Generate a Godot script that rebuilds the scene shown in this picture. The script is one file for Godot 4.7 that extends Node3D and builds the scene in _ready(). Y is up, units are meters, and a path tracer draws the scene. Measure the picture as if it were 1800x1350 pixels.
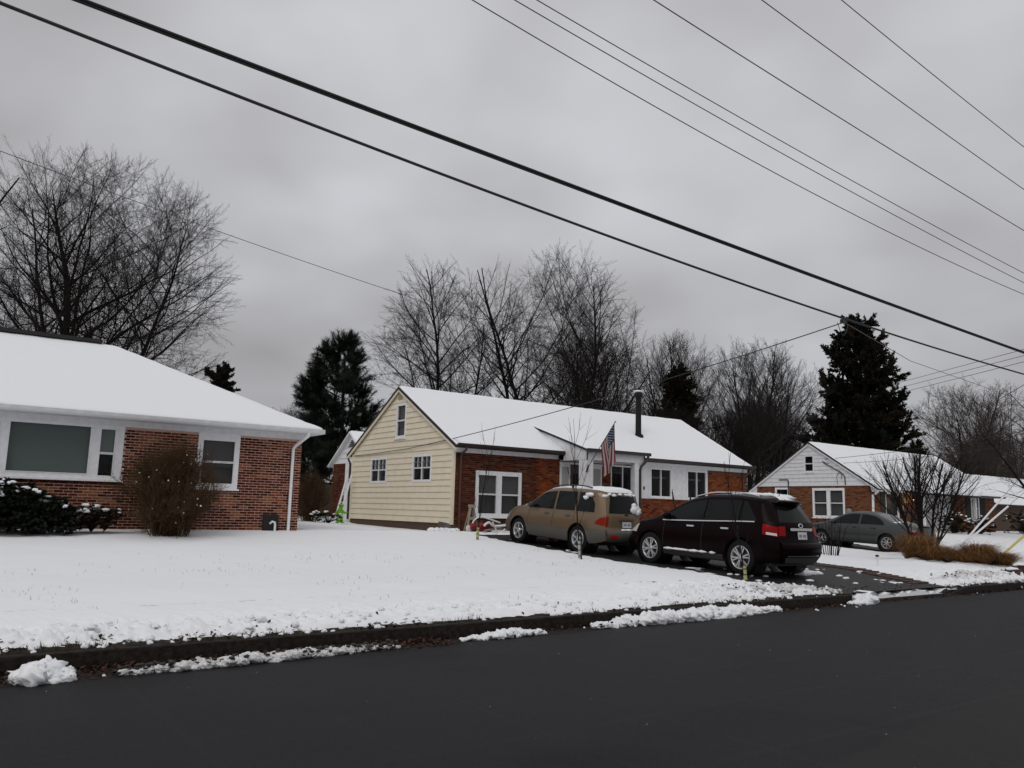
extends Node3D

const CAM := Vector3(0, 1.6, 0)
var rng := RandomNumberGenerator.new()
var used := {}
var nz := FastNoiseLite.new()      # broad, smooth
var nf := FastNoiseLite.new()      # fine
var box_mesh := BoxMesh.new()
var M := {}

# ---------------------------------------------------------------- mesh builder
class MB:
	var v := PackedVector3Array()
	var n := PackedVector3Array()
	var c := PackedColorArray()
	var t := PackedInt32Array()
	var col := Color(1, 1, 1)
	var coloured := false

	func paint(k: Color) -> void:
		col = k
		coloured = true

	func put(p: Vector3, nn: Vector3) -> int:
		v.append(p); n.append(nn); c.append(col)
		return v.size() - 1

	func tri(a: Vector3, b: Vector3, d: Vector3) -> void:   # counter-clockwise seen from outside
		var nn := (b - a).cross(d - a).normalized()
		var i := put(a, nn); put(b, nn); put(d, nn)
		t.append(i); t.append(i + 2); t.append(i + 1)

	func quad(a: Vector3, b: Vector3, d: Vector3, e: Vector3) -> void:
		var nn := (d - a).cross(e - b).normalized()
		var i := put(a, nn); put(b, nn); put(d, nn); put(e, nn)
		t.append_array([i, i + 2, i + 1, i, i + 3, i + 2])

	func box(ctr: Vector3, s: Vector3, b := Basis.IDENTITY) -> void:
		var x := b.x * s.x * 0.5
		var y := b.y * s.y * 0.5
		var z := b.z * s.z * 0.5
		quad(ctr - x - y + z, ctr + x - y + z, ctr + x + y + z, ctr - x + y + z)
		quad(ctr + x - y - z, ctr - x - y - z, ctr - x + y - z, ctr + x + y - z)
		quad(ctr + x - y + z, ctr + x - y - z, ctr + x + y - z, ctr + x + y + z)
		quad(ctr - x - y - z, ctr - x - y + z, ctr - x + y + z, ctr - x + y - z)
		quad(ctr - x + y + z, ctr + x + y + z, ctr + x + y - z, ctr - x + y - z)
		quad(ctr - x - y - z, ctr + x - y - z, ctr + x - y + z, ctr - x - y + z)

	func span(x0: float, x1: float, y0: float, y1: float, z0: float, z1: float) -> void:
		box(Vector3(x0 + x1, y0 + y1, z0 + z1) * 0.5, Vector3(absf(x1 - x0), absf(y1 - y0), absf(z1 - z0)))

	func bar(a: Vector3, b: Vector3, w: float, h: float, up := Vector3.UP) -> void:
		var d := b - a
		var z := d.normalized()
		var x := up.cross(z)
		if x.length() < 0.01: x = Vector3.RIGHT.cross(z)
		x = x.normalized()
		box((a + b) * 0.5, Vector3(w, h, d.length()), Basis(x, z.cross(x), z))

	func tube(p: PackedVector3Array, r: PackedFloat32Array, sides := 5, cap := false) -> void:
		var m := p.size()
		var first := v.size()
		var d0 := (p[1] - p[0]).normalized()
		var x := d0.cross(Vector3(0.31, 0.2, 0.93))
		if x.length() < 0.05: x = d0.cross(Vector3.RIGHT)
		x = x.normalized()
		for i in m:
			var d := (p[mini(i + 1, m - 1)] - p[maxi(i - 1, 0)]).normalized()
			x = (x - d * x.dot(d)).normalized()
			var y := d.cross(x)
			for k in sides:
				var a := TAU * k / sides
				var o := x * cos(a) + y * sin(a)
				put(p[i] + o * r[i], o)
		for i in m - 1:
			for k in sides:
				var a := first + i * sides + k
				var b := first + i * sides + (k + 1) % sides
				t.append_array([a, a + sides, b, b, a + sides, b + sides])
		if cap:
			for e in [0, m - 1]:
				var d := (p[0] - p[1] if e == 0 else p[m - 1] - p[m - 2]).normalized()
				var i := put(p[e], d)
				for k in sides: put(v[first + e * sides + k], d)
				for k in sides:
					if e == 0: t.append_array([i, i + 1 + k, i + 1 + (k + 1) % sides])
					else: t.append_array([i, i + 1 + (k + 1) % sides, i + 1 + k])

	func rod(a: Vector3, b: Vector3, r: float, sides := 6, r2 := -1.0) -> void:
		tube(PackedVector3Array([a, b]), PackedFloat32Array([r, r if r2 < 0 else r2]), sides, true)

	func lathe(prof: PackedVector2Array, segs: int, xf := Transform3D()) -> void:   # (radius, height) from bottom up
		grid(prof.size(), segs + 1, func(i, j):
			var a: float = TAU * j / segs
			return xf * Vector3(prof[i].x * cos(a), prof[i].y, prof[i].x * sin(a)), false)

	# points in rows i and columns j; smooth normals
	func grid(ni: int, nj: int, f: Callable, flip := false) -> void:
		var first := v.size()
		for i in ni:
			for j in nj:
				put(f.call(i, j), Vector3.ZERO)
		for i in ni - 1:
			for j in nj - 1:
				var a := first + i * nj + j
				if flip: t.append_array([a, a + nj, a + 1, a + 1, a + nj, a + nj + 1])
				else: t.append_array([a, a + 1, a + nj, a + 1, a + nj + 1, a + nj])

	# lumpy ball
	func blob(ctr: Vector3, r: Vector3, noise: FastNoiseLite, amp := 0.25, freq := 1.0, rows := 7) -> void:
		var cols := rows * 2
		grid(rows + 1, cols + 1, func(i, j):
			var a: float = PI * i / rows
			var b: float = TAU * (j % cols) / cols
			var d := Vector3(sin(a) * cos(b), cos(a), sin(a) * sin(b))
			var k := 1.0 + amp * noise.get_noise_3dv(ctr * 500.0 + d * freq * 100.0)
			return ctr + d * r * k, true)

	func done() -> ArrayMesh:
		var acc := PackedVector3Array()
		acc.resize(v.size())
		for i in range(0, t.size(), 3):
			var a := t[i]
			if n[a] == Vector3.ZERO:
				var b := t[i + 1]
				var d := t[i + 2]
				var nn := (v[d] - v[a]).cross(v[b] - v[a])
				acc[a] += nn; acc[b] += nn; acc[d] += nn
		for i in v.size():
			if n[i] == Vector3.ZERO:
				n[i] = acc[i].normalized() if acc[i].length_squared() > 0 else Vector3.UP
		var ar := []
		ar.resize(Mesh.ARRAY_MAX)
		ar[Mesh.ARRAY_VERTEX] = v
		ar[Mesh.ARRAY_NORMAL] = n
		if coloured: ar[Mesh.ARRAY_COLOR] = c
		ar[Mesh.ARRAY_INDEX] = t
		var m := ArrayMesh.new()
		m.add_surface_from_arrays(Mesh.PRIMITIVE_TRIANGLES, ar)
		return m

# ---------------------------------------------------------------- nodes
func numbered(called: String) -> String:
	if not used.has(called):
		used[called] = 0
		return called
	used[called] += 1
	return "%s_%03d" % [called, used[called]]

func thing(called: String, label: String, category: String, at := Vector3.ZERO, turn := 0.0, group := "") -> Node3D:
	var o := Node3D.new()
	o.name = numbered(called)
	add_child(o)
	o.position = at
	o.rotation.y = turn
	tag(o, label, category, group)
	return o

func tag(o: Node, label: String, category := "", group := "", kind := "") -> void:
	if label: o.set_meta("label", label)
	if category: o.set_meta("category", category)
	if group: o.set_meta("group", group)
	if kind: o.set_meta("kind", kind)

func obj(called: String, shape: Variant, material: Material, parent: Node = null) -> MeshInstance3D:
	var o := MeshInstance3D.new()
	o.mesh = shape.done() if shape is MB else shape
	o.material_override = material
	o.cast_shadow = GeometryInstance3D.SHADOW_CASTING_SETTING_ON
	if parent == null:
		o.name = numbered(called)
		add_child(o)
	else:
		var k := 0
		o.name = called
		var key := str(parent.get_instance_id()) + called
		if used.has(key):
			used[key] += 1
			o.name = "%s_%03d" % [called, used[key]]
		else: used[key] = 0
		parent.add_child(o)
	return o

func slab(called: String, x0: float, x1: float, y0: float, y1: float, z0: float, z1: float, material: Material, parent: Node) -> MeshInstance3D:
	var o := obj(called, box_mesh, material, parent)
	o.position = Vector3(x0 + x1, y0 + y1, z0 + z1) * 0.5
	o.scale = Vector3(absf(x1 - x0), absf(y1 - y0), absf(z1 - z0))
	return o

func struct(called: String, shape: Variant, material: Material) -> MeshInstance3D:
	var o := obj(called, shape, material)
	o.set_meta("kind", "structure")
	return o

func many(called: String, mesh: Mesh, xfs: Array, material: Material, parent: Node = null, cols := PackedColorArray()) -> MultiMeshInstance3D:
	var mm := MultiMesh.new()
	mm.transform_format = MultiMesh.TRANSFORM_3D
	mm.use_colors = cols.size() > 0
	mm.mesh = mesh
	mm.instance_count = xfs.size()
	for i in xfs.size():
		mm.set_instance_transform(i, xfs[i])
		if cols.size(): mm.set_instance_color(i, cols[i])
	var o := MultiMeshInstance3D.new()
	o.multimesh = mm
	o.material_override = material
	o.set_meta("kind", "stuff")
	o.name = called if parent else numbered(called)
	(parent if parent else self).add_child(o, true)
	return o

# ---------------------------------------------------------------- materials
func mat(r: float, g: float, b: float, rough := 0.8, metal := 0.0) -> StandardMaterial3D:   # linear base colour
	var m := StandardMaterial3D.new()
	m.albedo_color = Color(r, g, b).linear_to_srgb()
	m.roughness = rough
	m.metallic = metal
	return m

func noise_tex(freq: float, a: Color, b: Color, seed_: int, size := 512, octaves := 4, normal := false, bump := 4.0) -> NoiseTexture2D:
	var f := FastNoiseLite.new()
	f.seed = seed_
	f.noise_type = FastNoiseLite.TYPE_SIMPLEX_SMOOTH
	f.frequency = freq
	f.fractal_octaves = octaves
	var t := NoiseTexture2D.new()
	t.width = size
	t.height = size
	t.seamless = true
	t.noise = f
	if normal:
		t.as_normal_map = true
		t.bump_strength = bump
	else:
		var g := Gradient.new()
		g.set_color(0, a.linear_to_srgb())
		g.set_color(1, b.linear_to_srgb())
		t.color_ramp = g
	return t

func rough_mat(a: Color, b: Color, rough: float, freq: float, scale_: float, seed_: int, bump := 0.0, vcol := false) -> StandardMaterial3D:
	var m := StandardMaterial3D.new()
	m.albedo_texture = noise_tex(freq, a, b, seed_)
	m.roughness = rough
	m.uv1_triplanar = true
	m.uv1_world_triplanar = true
	m.uv1_scale = Vector3.ONE * scale_
	m.vertex_color_use_as_albedo = vcol
	if bump > 0:
		m.normal_enabled = true
		m.normal_texture = noise_tex(freq * 2.0, a, b, seed_ + 1, 512, 4, true, bump)
		m.normal_scale = 1.0
	return m

func col_mat(rough := 0.85) -> StandardMaterial3D:
	var m := StandardMaterial3D.new()
	m.vertex_color_use_as_albedo = true
	m.roughness = rough
	return m

func glass_mat(r: float, g: float, b: float, alpha: float) -> StandardMaterial3D:
	var m := mat(r, g, b, 0.03)
	m.transparency = BaseMaterial3D.TRANSPARENCY_ALPHA
	m.albedo_color.a = alpha
	m.metallic_specular = 0.4
	return m

func make_materials() -> void:
	M.snow = mat(0.80, 0.81, 0.83, 0.8)
	M.snow.normal_enabled = true
	M.snow.normal_texture = noise_tex(0.03, Color.BLACK, Color.WHITE, 5, 512, 5, true, 3.0)
	M.snow.uv1_triplanar = true
	M.snow.uv1_world_triplanar = true
	M.snow.uv1_scale = Vector3.ONE * 1.3
	M.snow.normal_scale = 0.35
	M.dirty_snow = rough_mat(Color(0.42, 0.41, 0.40), Color(0.9, 0.9, 0.92), 0.8, 0.02, 1.7, 61, 3.0)
	M.asphalt = rough_mat(Color(0.007, 0.0072, 0.0083), Color(0.026, 0.0262, 0.0295), 0.62, 0.25, 0.9, 11, 6.0, true)
	M.asphalt.metallic_specular = 0.3
	M.old_asphalt = rough_mat(Color(0.012, 0.0115, 0.011), Color(0.036, 0.035, 0.034), 0.7, 0.25, 0.9, 12, 5.0)
	M.drive = rough_mat(Color(0.006, 0.005, 0.005), Color(0.020, 0.017, 0.016), 0.55, 0.05, 0.6, 13, 5.0)
	M.kerb = rough_mat(Color(0.006, 0.0045, 0.004), Color(0.032, 0.024, 0.019), 0.75, 0.02, 0.8, 14, 4.0)
	M.soil = rough_mat(Color(0.012, 0.010, 0.006), Color(0.06, 0.05, 0.028), 0.95, 0.04, 1.2, 15, 6.0)
	M.white = rough_mat(Color(0.62, 0.62, 0.63), Color(0.76, 0.76, 0.77), 0.55, 0.01, 0.7, 16)
	M.trim = rough_mat(Color(0.70, 0.70, 0.72), Color(0.82, 0.82, 0.83), 0.45, 0.012, 0.9, 17)
	M.cream = rough_mat(Color(0.70, 0.615, 0.46), Color(0.78, 0.70, 0.55), 0.5, 0.008, 0.6, 18)
	M.parge = rough_mat(Color(0.05, 0.028, 0.016), Color(0.10, 0.058, 0.036), 0.85, 0.02, 1.0, 19, 3.0)
	M.mortar1 = rough_mat(Color(0.46, 0.29, 0.235), Color(0.66, 0.47, 0.39), 0.9, 0.03, 1.5, 20, 4.0)
	M.mortar2 = rough_mat(Color(0.085, 0.046, 0.034), Color(0.17, 0.10, 0.075), 0.9, 0.03, 1.5, 21, 4.0)
	M.mortar3 = rough_mat(Color(0.16, 0.09, 0.06), Color(0.26, 0.16, 0.11), 0.9, 0.03, 1.5, 22, 4.0)
	M.brick = rough_mat(Color(0.62, 0.62, 0.62), Color(1, 1, 1), 0.85, 0.05, 2.2, 23, 3.0, true)
	M.gutter = mat(0.028, 0.017, 0.015, 0.4)
	M.shingle = rough_mat(Color(0.012, 0.011, 0.011), Color(0.035, 0.033, 0.032), 0.9, 0.2, 1.0, 24)
	M.pane = glass_mat(0.01, 0.012, 0.012, 0.3)
	M.pane.metallic_specular = 0.25
	M.blind = mat(0.50, 0.62, 0.57, 0.6)
	M.shade = mat(0.25, 0.245, 0.24, 0.8)
	M.curtain = mat(0.16, 0.155, 0.15, 0.9)
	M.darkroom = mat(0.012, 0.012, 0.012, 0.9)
	M.bark = rough_mat(Color(0.009, 0.007, 0.006), Color(0.026, 0.021, 0.019), 0.9, 0.06, 1.4, 25, 5.0)
	M.twig = mat(0.016, 0.012, 0.011, 0.9)
	M.twig_grey = mat(0.036, 0.031, 0.029, 0.9)
	M.twig_brown = mat(0.07, 0.043, 0.023, 0.9)
	M.twig_dun = mat(0.045, 0.033, 0.024, 0.9)
	M.rubber = mat(0.012, 0.012, 0.012, 0.75)
	M.black = mat(0.008, 0.008, 0.008, 0.5)
	M.plastic = mat(0.03, 0.03, 0.032, 0.6)
	M.cable = mat(0.016, 0.015, 0.016, 0.55)
	M.alloy = mat(0.55, 0.55, 0.56, 0.3, 0.7)
	M.chrome = mat(0.75, 0.75, 0.76, 0.12, 1.0)
	M.car_glass = mat(0.006, 0.007, 0.007, 0.04)
	M.car_glass.metallic_specular = 0.28
	M.bright = mat(0.55, 0.55, 0.56, 0.35)
	M.plate = mat(0.55, 0.56, 0.58, 0.5)
	M.soil_bits = mat(0.045, 0.04, 0.036, 0.9)
	M.red_lens = mat(0.30, 0.012, 0.008, 0.12)
	M.wood = rough_mat(Color(0.06, 0.04, 0.026), Color(0.14, 0.095, 0.062), 0.85, 0.03, 1.5, 26, 3.0)
	M.bark_pole = rough_mat(Color(0.05, 0.038, 0.03), Color(0.12, 0.095, 0.075), 0.9, 0.03, 1.5, 27, 3.0)
	M.leaf = col_mat(0.8)
	M.old_asphalt.metallic_specular = 0.3
	M.brick.metallic_specular = 0.1
	for k in ["kerb", "soil", "twig", "twig_grey", "twig_brown", "bark", "leaf", "rubber", "mortar1", "mortar2", "mortar3"]: M[k].metallic_specular = 0.25
	M.drive.metallic_specular = 0.4

# ---------------------------------------------------------------- the lie of the land
const PROF := [[-50.0, 0.0], [9.0, 0.14], [9.4, 0.17], [11.8, 0.36], [14.47, 0.42], [16.77, 0.55], [19.3, 0.69], [21.5, 0.86], [24.0, 0.92], [30.0, 1.0], [45.0, 1.25], [90.0, 1.9], [400.0, 3.0]]

func pl(a: Array, x: float) -> float:
	if x <= a[0][0]: return a[0][1]
	for i in range(1, a.size()):
		if x <= a[i][0]:
			return lerpf(a[i - 1][1], a[i][1], (x - a[i - 1][0]) / (a[i][0] - a[i - 1][0]))
	return a[-1][1]

func zk(x: float) -> float:         # street face of the far kerb
	return -9.03 - 0.021 * clampf(x, -60, 80)

func za(x: float) -> float:         # edge of the asphalt, in front of the gutter pan
	return maxf(-8.4 - 0.045 * clampf(x, -6, 24), zk(x) + 0.05)

func ground(x: float, z: float) -> float:
	var y := pl(PROF, -z - 0.021 * clampf(x, 0, 30) * clampf((14.0 + z) / 4.0, 0, 1))
	y -= 0.016 * clampf(x - 16.0, 0, 24) * clampf((-z - 9.5) / 8.0, 0, 1)
	y -= 0.13 * exp(-pow((x - 13.6) / 1.3, 2)) * smoothstep(21.6, 23.0, -z) * (1.0 - smoothstep(29.5, 31.0, -z))
	# the next yard lies higher beyond its driveway; a low bed by the street
	y += 0.5 * smoothstep(32.9, 35.2, x) * smoothstep(12.5, 16.0, -z)
	y += 0.10 * exp(-pow((x - 26.0) / 2.6, 4) - pow((z + 12.7) / 1.3, 4))
	return y

func smooth(a: float, b: float, x: float) -> float:
	return smoothstep(a, b, x)

func on_drive(x: float, z: float) -> float:   # metres inside the driveway, negative outside
	var right := lerpf(20.4, 19.0, clampf((z + 14.0) / 4.5, 0, 1))
	var left := lerpf(13.75, 15.0, clampf((z + 10.9) / 1.3, 0, 1))
	return minf(minf(x - left, right - x), z + 21.3)

func snow_depth(x: float, z: float) -> float:
	var d := zk(x) - 0.17 - z
	var n1 := nz.get_noise_2d(x * 70.0, z * 70.0)
	var n2 := nf.get_noise_2d(x * 900.0, z * 900.0)
	var n3 := nf.get_noise_2d(x * 260.0 + 90.0, z * 260.0)
	var s := 0.06 + 0.018 * n1 + 0.006 * n2 + 0.004 * n3
	var near := 1.0 - smooth(0.3, 1.5, d)
	s += near * (0.045 * n3 + 0.028 * n2)
	var e := smooth(-0.02, 0.22, d - 0.12 * n3 - 0.05 * n2 - 0.08 * n1 - 0.14 * smooth(2.0, 0.5, x))
	s = lerpf(-0.05, s, e)
	# trampled, scraped stretches by the kerb
	var mess := smooth(9.6, 11.5, x) * (1.0 - smooth(15.3, 16.0, x)) * (1.0 - smooth(1.0, 2.1, d))
	mess = maxf(mess, 0.75 * (1.0 - smooth(2.2, 4.2, x)) * (1.0 - smooth(0.45, 1.0, d)))
	mess = maxf(mess, 0.9 * smooth(19.0, 21.0, x) * (1.0 - smooth(0.8, 2.0, d)))
	s += mess * (0.11 * n3 + 0.08 * n2 - 0.025)
	# driveways
	var k := on_drive(x, z) + 0.22 * n3 + 0.1 * n2
	if k > -0.1:
		var slush := -0.03 + 0.075 * (n1 * 1.2 + n3 * 0.8 - 0.2)
		slush = minf(slush, 0.03)
		s = lerpf(s, slush, smooth(-0.1, 0.12, k))
	var k2 := minf(minf(x - 29.6, 33.2 - x), minf(z + 22.5, -17.2 - z)) + 0.2 * n3
	if k2 > -0.1: s = lerpf(s, -0.04, smooth(-0.1, 0.15, k2))
	var k3 := exp(-pow((x - 26.0) / 2.4, 4) - pow((z + 12.7) / 1.2, 4))
	s += k3 * (0.09 * n3 + 0.06 * n1 - 0.03)
	return s

# ---------------------------------------------------------------- camera, sky, light
func make_view() -> void:
	var cam := Camera3D.new()
	cam.name = "camera"
	cam.fov = 49.94
	cam.near = 0.1
	cam.far = 900.0
	cam.rotation = Vector3(0.15196, -0.62269, 0.02576)
	cam.position = CAM
	cam.current = true
	add_child(cam)
	var env := Environment.new()
	env.background_mode = Environment.BG_SKY
	env.tonemap_mode = Environment.TONE_MAPPER_LINEAR
	env.tonemap_exposure = EXPO
	env.sdfgi_enabled = true
	env.ssao_enabled = true
	env.ssil_enabled = true
	var sky := Sky.new()
	var pano := PanoramaSkyMaterial.new()
	pano.panorama = ImageTexture.create_from_image(cloud_picture())
	sky.sky_material = pano
	env.sky = sky
	var we := WorldEnvironment.new()
	we.name = "world_environment"
	we.environment = env
	add_child(we)
	var sun := DirectionalLight3D.new()
	sun.name = "sun"
	sun.light_energy = SUN
	sun.light_color = Color(1.0, 0.985, 0.96)
	sun.light_angular_distance = 30.0
	sun.shadow_enabled = true
	sun.rotation_degrees = Vector3(-48, -52, 0)
	add_child(sun)

const EXPO := 1.0
const SUN := 0.27

func cloud_picture() -> Image:
	var w := 1024
	var h := 512
	var im := Image.create(w, h, false, Image.FORMAT_RGBF)
	var a := FastNoiseLite.new()
	a.seed = 71
	a.frequency = 1.1
	a.fractal_octaves = 4
	var b := FastNoiseLite.new()
	b.seed = 72
	b.frequency = 3.4
	b.fractal_octaves = 4
	for j in h:
		var el := PI * (0.5 - (j + 0.5) / h)
		var sn := maxf(sin(el), 0.0)
		# an overcast sky: darkest at the horizon, brightest overhead
		var base := lerpf(0.355, 0.63, pow(sn, 0.68))
		for i in w:
			var az := TAU * (i + 0.5) / w
			var k := 1.0 / (0.35 + sn)
			var p := Vector3(cos(az) * cos(el) * k, 0.7 * sn, sin(az) * cos(el) * k)
			var n := a.get_noise_3dv(p) * 0.31 + b.get_noise_3dv(p * Vector3(0.8, 1, 0.8)) * 0.12
			var l := base * (1.0 + n * 1.15)
			var cool := clampf(0.5 + n * 2.5, 0, 1)
			im.set_pixel(i, j, Color(l * lerpf(1.0, 0.975, cool), l * lerpf(0.985, 1.0, cool), l * lerpf(1.025, 1.055, cool)))
	return im

# ---------------------------------------------------------------- ground, road, snow
func sheet(xs: Array, ds: Array, f: Callable) -> MB:     # rows away from the kerb, columns along the street
	var mb := MB.new()
	mb.grid(ds.size(), xs.size(), func(i, j):
		var x: float = xs[j]
		var z: float = zk(x) - ds[i]
		return Vector3(x, f.call(x, z), z), true)
	return mb

func steps(a: float, b: float, s: float) -> Array:
	var r := []
	var n := int(ceil((b - a) / s))
	for i in n + 1: r.append(lerpf(a, b, float(i) / n))
	return r

func make_setting() -> void:
	# street
	var xs := steps(-160, 220, 2.0)
	var road := MB.new()
	# worn lanes, damp patches and a scatter of tone, in the asphalt itself
	xs = steps(-160, -12, 6.0) + steps(-11.6, 30, 0.4) + steps(32, 220, 6.0)
	for i in 46:
		for j in xs.size():
			var z := lerpf(7.0, za(xs[j]), i / 45.0)
			var k := 1.0 + 0.5 * nz.get_noise_2d(xs[j] * 28.0, z * 50.0) + 0.35 * nf.get_noise_2d(xs[j] * 120.0, z * 160.0)
			k += 0.16 * exp(-pow((z + 6.9) / 0.5, 2)) + 0.16 * exp(-pow((z + 5.1) / 0.5, 2)) + 0.1 * exp(-pow((z + 2.6) / 0.5, 2))
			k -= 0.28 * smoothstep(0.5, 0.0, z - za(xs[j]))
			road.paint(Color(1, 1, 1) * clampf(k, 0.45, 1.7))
			road.put(Vector3(xs[j], 0.0, z), Vector3.UP)
	for i in 45:
		for j in xs.size() - 1:
			var q := i * xs.size() + j
			road.t.append_array([q, q + xs.size(), q + 1, q + 1, q + xs.size(), q + xs.size() + 1])
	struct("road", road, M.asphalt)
	var patch := MB.new()
	var pe := []
	for i in 40: pe.append([lerpf(1.6, 9.0, i / 39.0), -3.05 - 0.62 * (lerpf(1.6, 9.0, i / 39.0) - 3.0) * 0.25 + 0.04 * nf.get_noise_1d(i * 60.0)])
	patch.grid(2, pe.size(), func(i, j): return Vector3(pe[j][0], 0.004, 6.9 if i == 0 else pe[j][1]), true)
	struct("road_patch", patch, M.old_asphalt)
	var pan := MB.new()
	var gx := steps(-160, 220, 1.0)
	pan.grid(2, gx.size(), func(i, j): return Vector3(gx[j], -0.004 if i == 0 else -0.014, za(gx[j]) + 0.06 if i == 0 else zk(gx[j]) - 0.05), true)
	struct("gutter_pan", pan, M.kerb)
	# kerb in cast lengths, dropped at the driveway
	var kerb := MB.new()
	var kx := steps(-160, -3, 3.0) + steps(-3, 40, 0.25) + steps(40, 220, 3.0)
	var prof := [Vector2(0.0, -0.5), Vector2(-0.018, 0.9), Vector2(-0.045, 1.0), Vector2(-0.16, 1.02), Vector2(-0.17, -0.2)]
	kerb.grid(prof.size(), kx.size(), func(i, j):
		var x: float = kx[j]
		var drop := smooth(14.9, 15.9, x) * (1.0 - smooth(18.7, 19.9, x))
		var hgt := lerpf(0.15, 0.025, drop) + 0.006 * nf.get_noise_1d(x * 300.0)
		return Vector3(x, prof[i].y * hgt, zk(x) + prof[i].x + 0.008 * nf.get_noise_1d(x * 200.0 + 50.0)), true)
	struct("kerb", kerb, M.kerb)
	var near_side := MB.new()
	near_side.span(-160, 220, -0.1, 0.12, 7.0, 7.16)
	struct("near_kerb", near_side, M.kerb)
	# soil under everything
	var soil := sheet(steps(-160, -6, 7.0) + steps(-5.5, 45, 0.5) + steps(46, 220, 6.0), steps(0.165, 26, 0.4) + steps(27, 60, 3.0) + steps(64, 500, 24.0), ground)
	struct("yard_soil", soil, M.soil)
	var drive := sheet(steps(13.4, 20.8, 0.2), steps(0.15, 12.4, 0.2), func(x, z):
		var k := on_drive(x, z)
		return ground(x, z) + (0.014 if k > 0.0 else (-0.02 if k > -0.2 else -0.2)))
	struct("driveway", drive, M.drive)
	var drive2 := sheet(steps(29.8, 33.0, 0.4), steps(6.5, 13.2, 0.4), func(x, z): return ground(x, z) + 0.014)
	struct("neighbour_driveway", drive2, M.drive)
	# snow: one blanket laid in strips of finer and finer grain towards the street
	var f := func(x, z): return ground(x, z) + snow_depth(x, z)
	var g := func(x, z): return ground(x, z) + 0.055
	struct("snow_blanket", sheet(steps(-2.0, 27.5, 0.035), steps(0.1, 1.9, 0.03), f), M.snow)
	struct("snow_blanket", sheet(steps(27.4, 44.0, 0.08), steps(0.1, 1.9, 0.08), f), M.snow)
	struct("snow_blanket", sheet(steps(-3.0, 44.0, 0.12), steps(1.85, 13.2, 0.12), f), M.snow)
	struct("snow_blanket", sheet(steps(-3.0, 44.0, 0.5), steps(13.1, 45.0, 0.5), func(x, z): return ground(x, z) + 0.055 + 0.02 * nz.get_noise_2d(x * 40, z * 40)), M.snow)
	struct("snow_blanket", sheet(steps(-160, -2.0, 4.0), steps(0.3, 45, 1.5), g), M.snow)
	struct("snow_blanket", sheet(steps(43.9, 220, 4.0), steps(0.3, 45, 1.5), g), M.snow)
	struct("snow_blanket", sheet(steps(-160, 220, 8.0), steps(45, 500, 12.0), g), M.snow)
	var back := MB.new()
	back.quad(Vector3(-160, 0.13, 40), Vector3(220, 0.13, 40), Vector3(220, 0.13, 7.16), Vector3(-160, 0.13, 7.16))
	struct("near_verge", back, M.snow)

# point on top of whatever lies there
func top(x: float, z: float) -> float:
	return ground(x, z) + maxf(snow_depth(x, z), 0.0)

func inside(p: Vector3) -> Vector2:      # where a point falls in the picture, 0..1 (only to choose which pieces to build singly)
	var b := Basis.from_euler(Vector3(0.15196, -0.62269, 0.02576))
	var q := (p - CAM) * b
	if q.z > -0.1: return Vector2(-9, -9)
	var k := 1.0 / tan(deg_to_rad(24.97)) / -q.z
	return Vector2(0.5 + q.x * k * 0.375, 0.5 - q.y * k * 0.5)

# ---------------------------------------------------------------- snow heaps along the street
func snow_heap(label: String, pts: Array, height: float, n: int, seed_: int, m: Material, lump := 1.0, dirt := 0) -> void:
	# pts: a line in plan; lumps are thrown along it
	rng.seed = seed_
	var mid: Vector2 = (pts[0] + pts[-1]) * 0.5
	var at := Vector3(mid.x, 0, mid.y)
	var t := thing("snow_heap", label, "snow heap", at, 0.0, "heaps of cleared snow along the kerb")
	var mb := MB.new()
	for i in n:
		var u := rng.randf() * (pts.size() - 1)
		var k := mini(int(u), pts.size() - 2)
		var p: Vector2 = pts[k].lerp(pts[k + 1], u - k)
		var s := (0.22 + 0.7 * pow(rng.randf(), 1.6)) * height * lump
		var env := sin(PI * clampf(u / (pts.size() - 1), 0.06, 0.94)) * 0.6 + 0.4
		s *= env
		p += Vector2(rng.randf_range(-1, 1), rng.randf_range(-1, 1)) * height * 0.75 * env
		var base := maxf(0.0 if p.y > zk(p.x) else ground(p.x, p.y) + 0.0, 0.0)
		if p.y > zk(p.x) - 0.16 and p.y < zk(p.x): base = 0.02
		var y := base + rng.randf() * height * 0.55 * env
		mb.blob(Vector3(p.x, y, p.y) - at, Vector3(s * rng.randf_range(0.9, 1.5), s * rng.randf_range(0.6, 0.9), s * rng.randf_range(0.9, 1.2)), nf, 0.75, 1.9, 9)
	obj("lumps", mb, m, t)
	if dirt > 0:
		var db := MB.new()
		for i in dirt:
			var u := rng.randf() * (pts.size() - 1)
			var k := mini(int(u), pts.size() - 2)
			var p: Vector2 = pts[k].lerp(pts[k + 1], u - k) + Vector2(rng.randf_range(-1, 1), rng.randf_range(-1, 1)) * height
			var base := 0.0 if p.y > zk(p.x) else ground(p.x, p.y)
			var s := rng.randf_range(0.006, 0.022)
			db.blob(Vector3(p.x, base + height * rng.randf_range(0.1, 0.95), p.y) - at, Vector3(s * 1.5, s * 0.7, s), nf, 0.8, 1.8, 5)
		obj("dirt_clods", db, M.soil_bits, t).set_meta("kind", "stuff")

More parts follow.
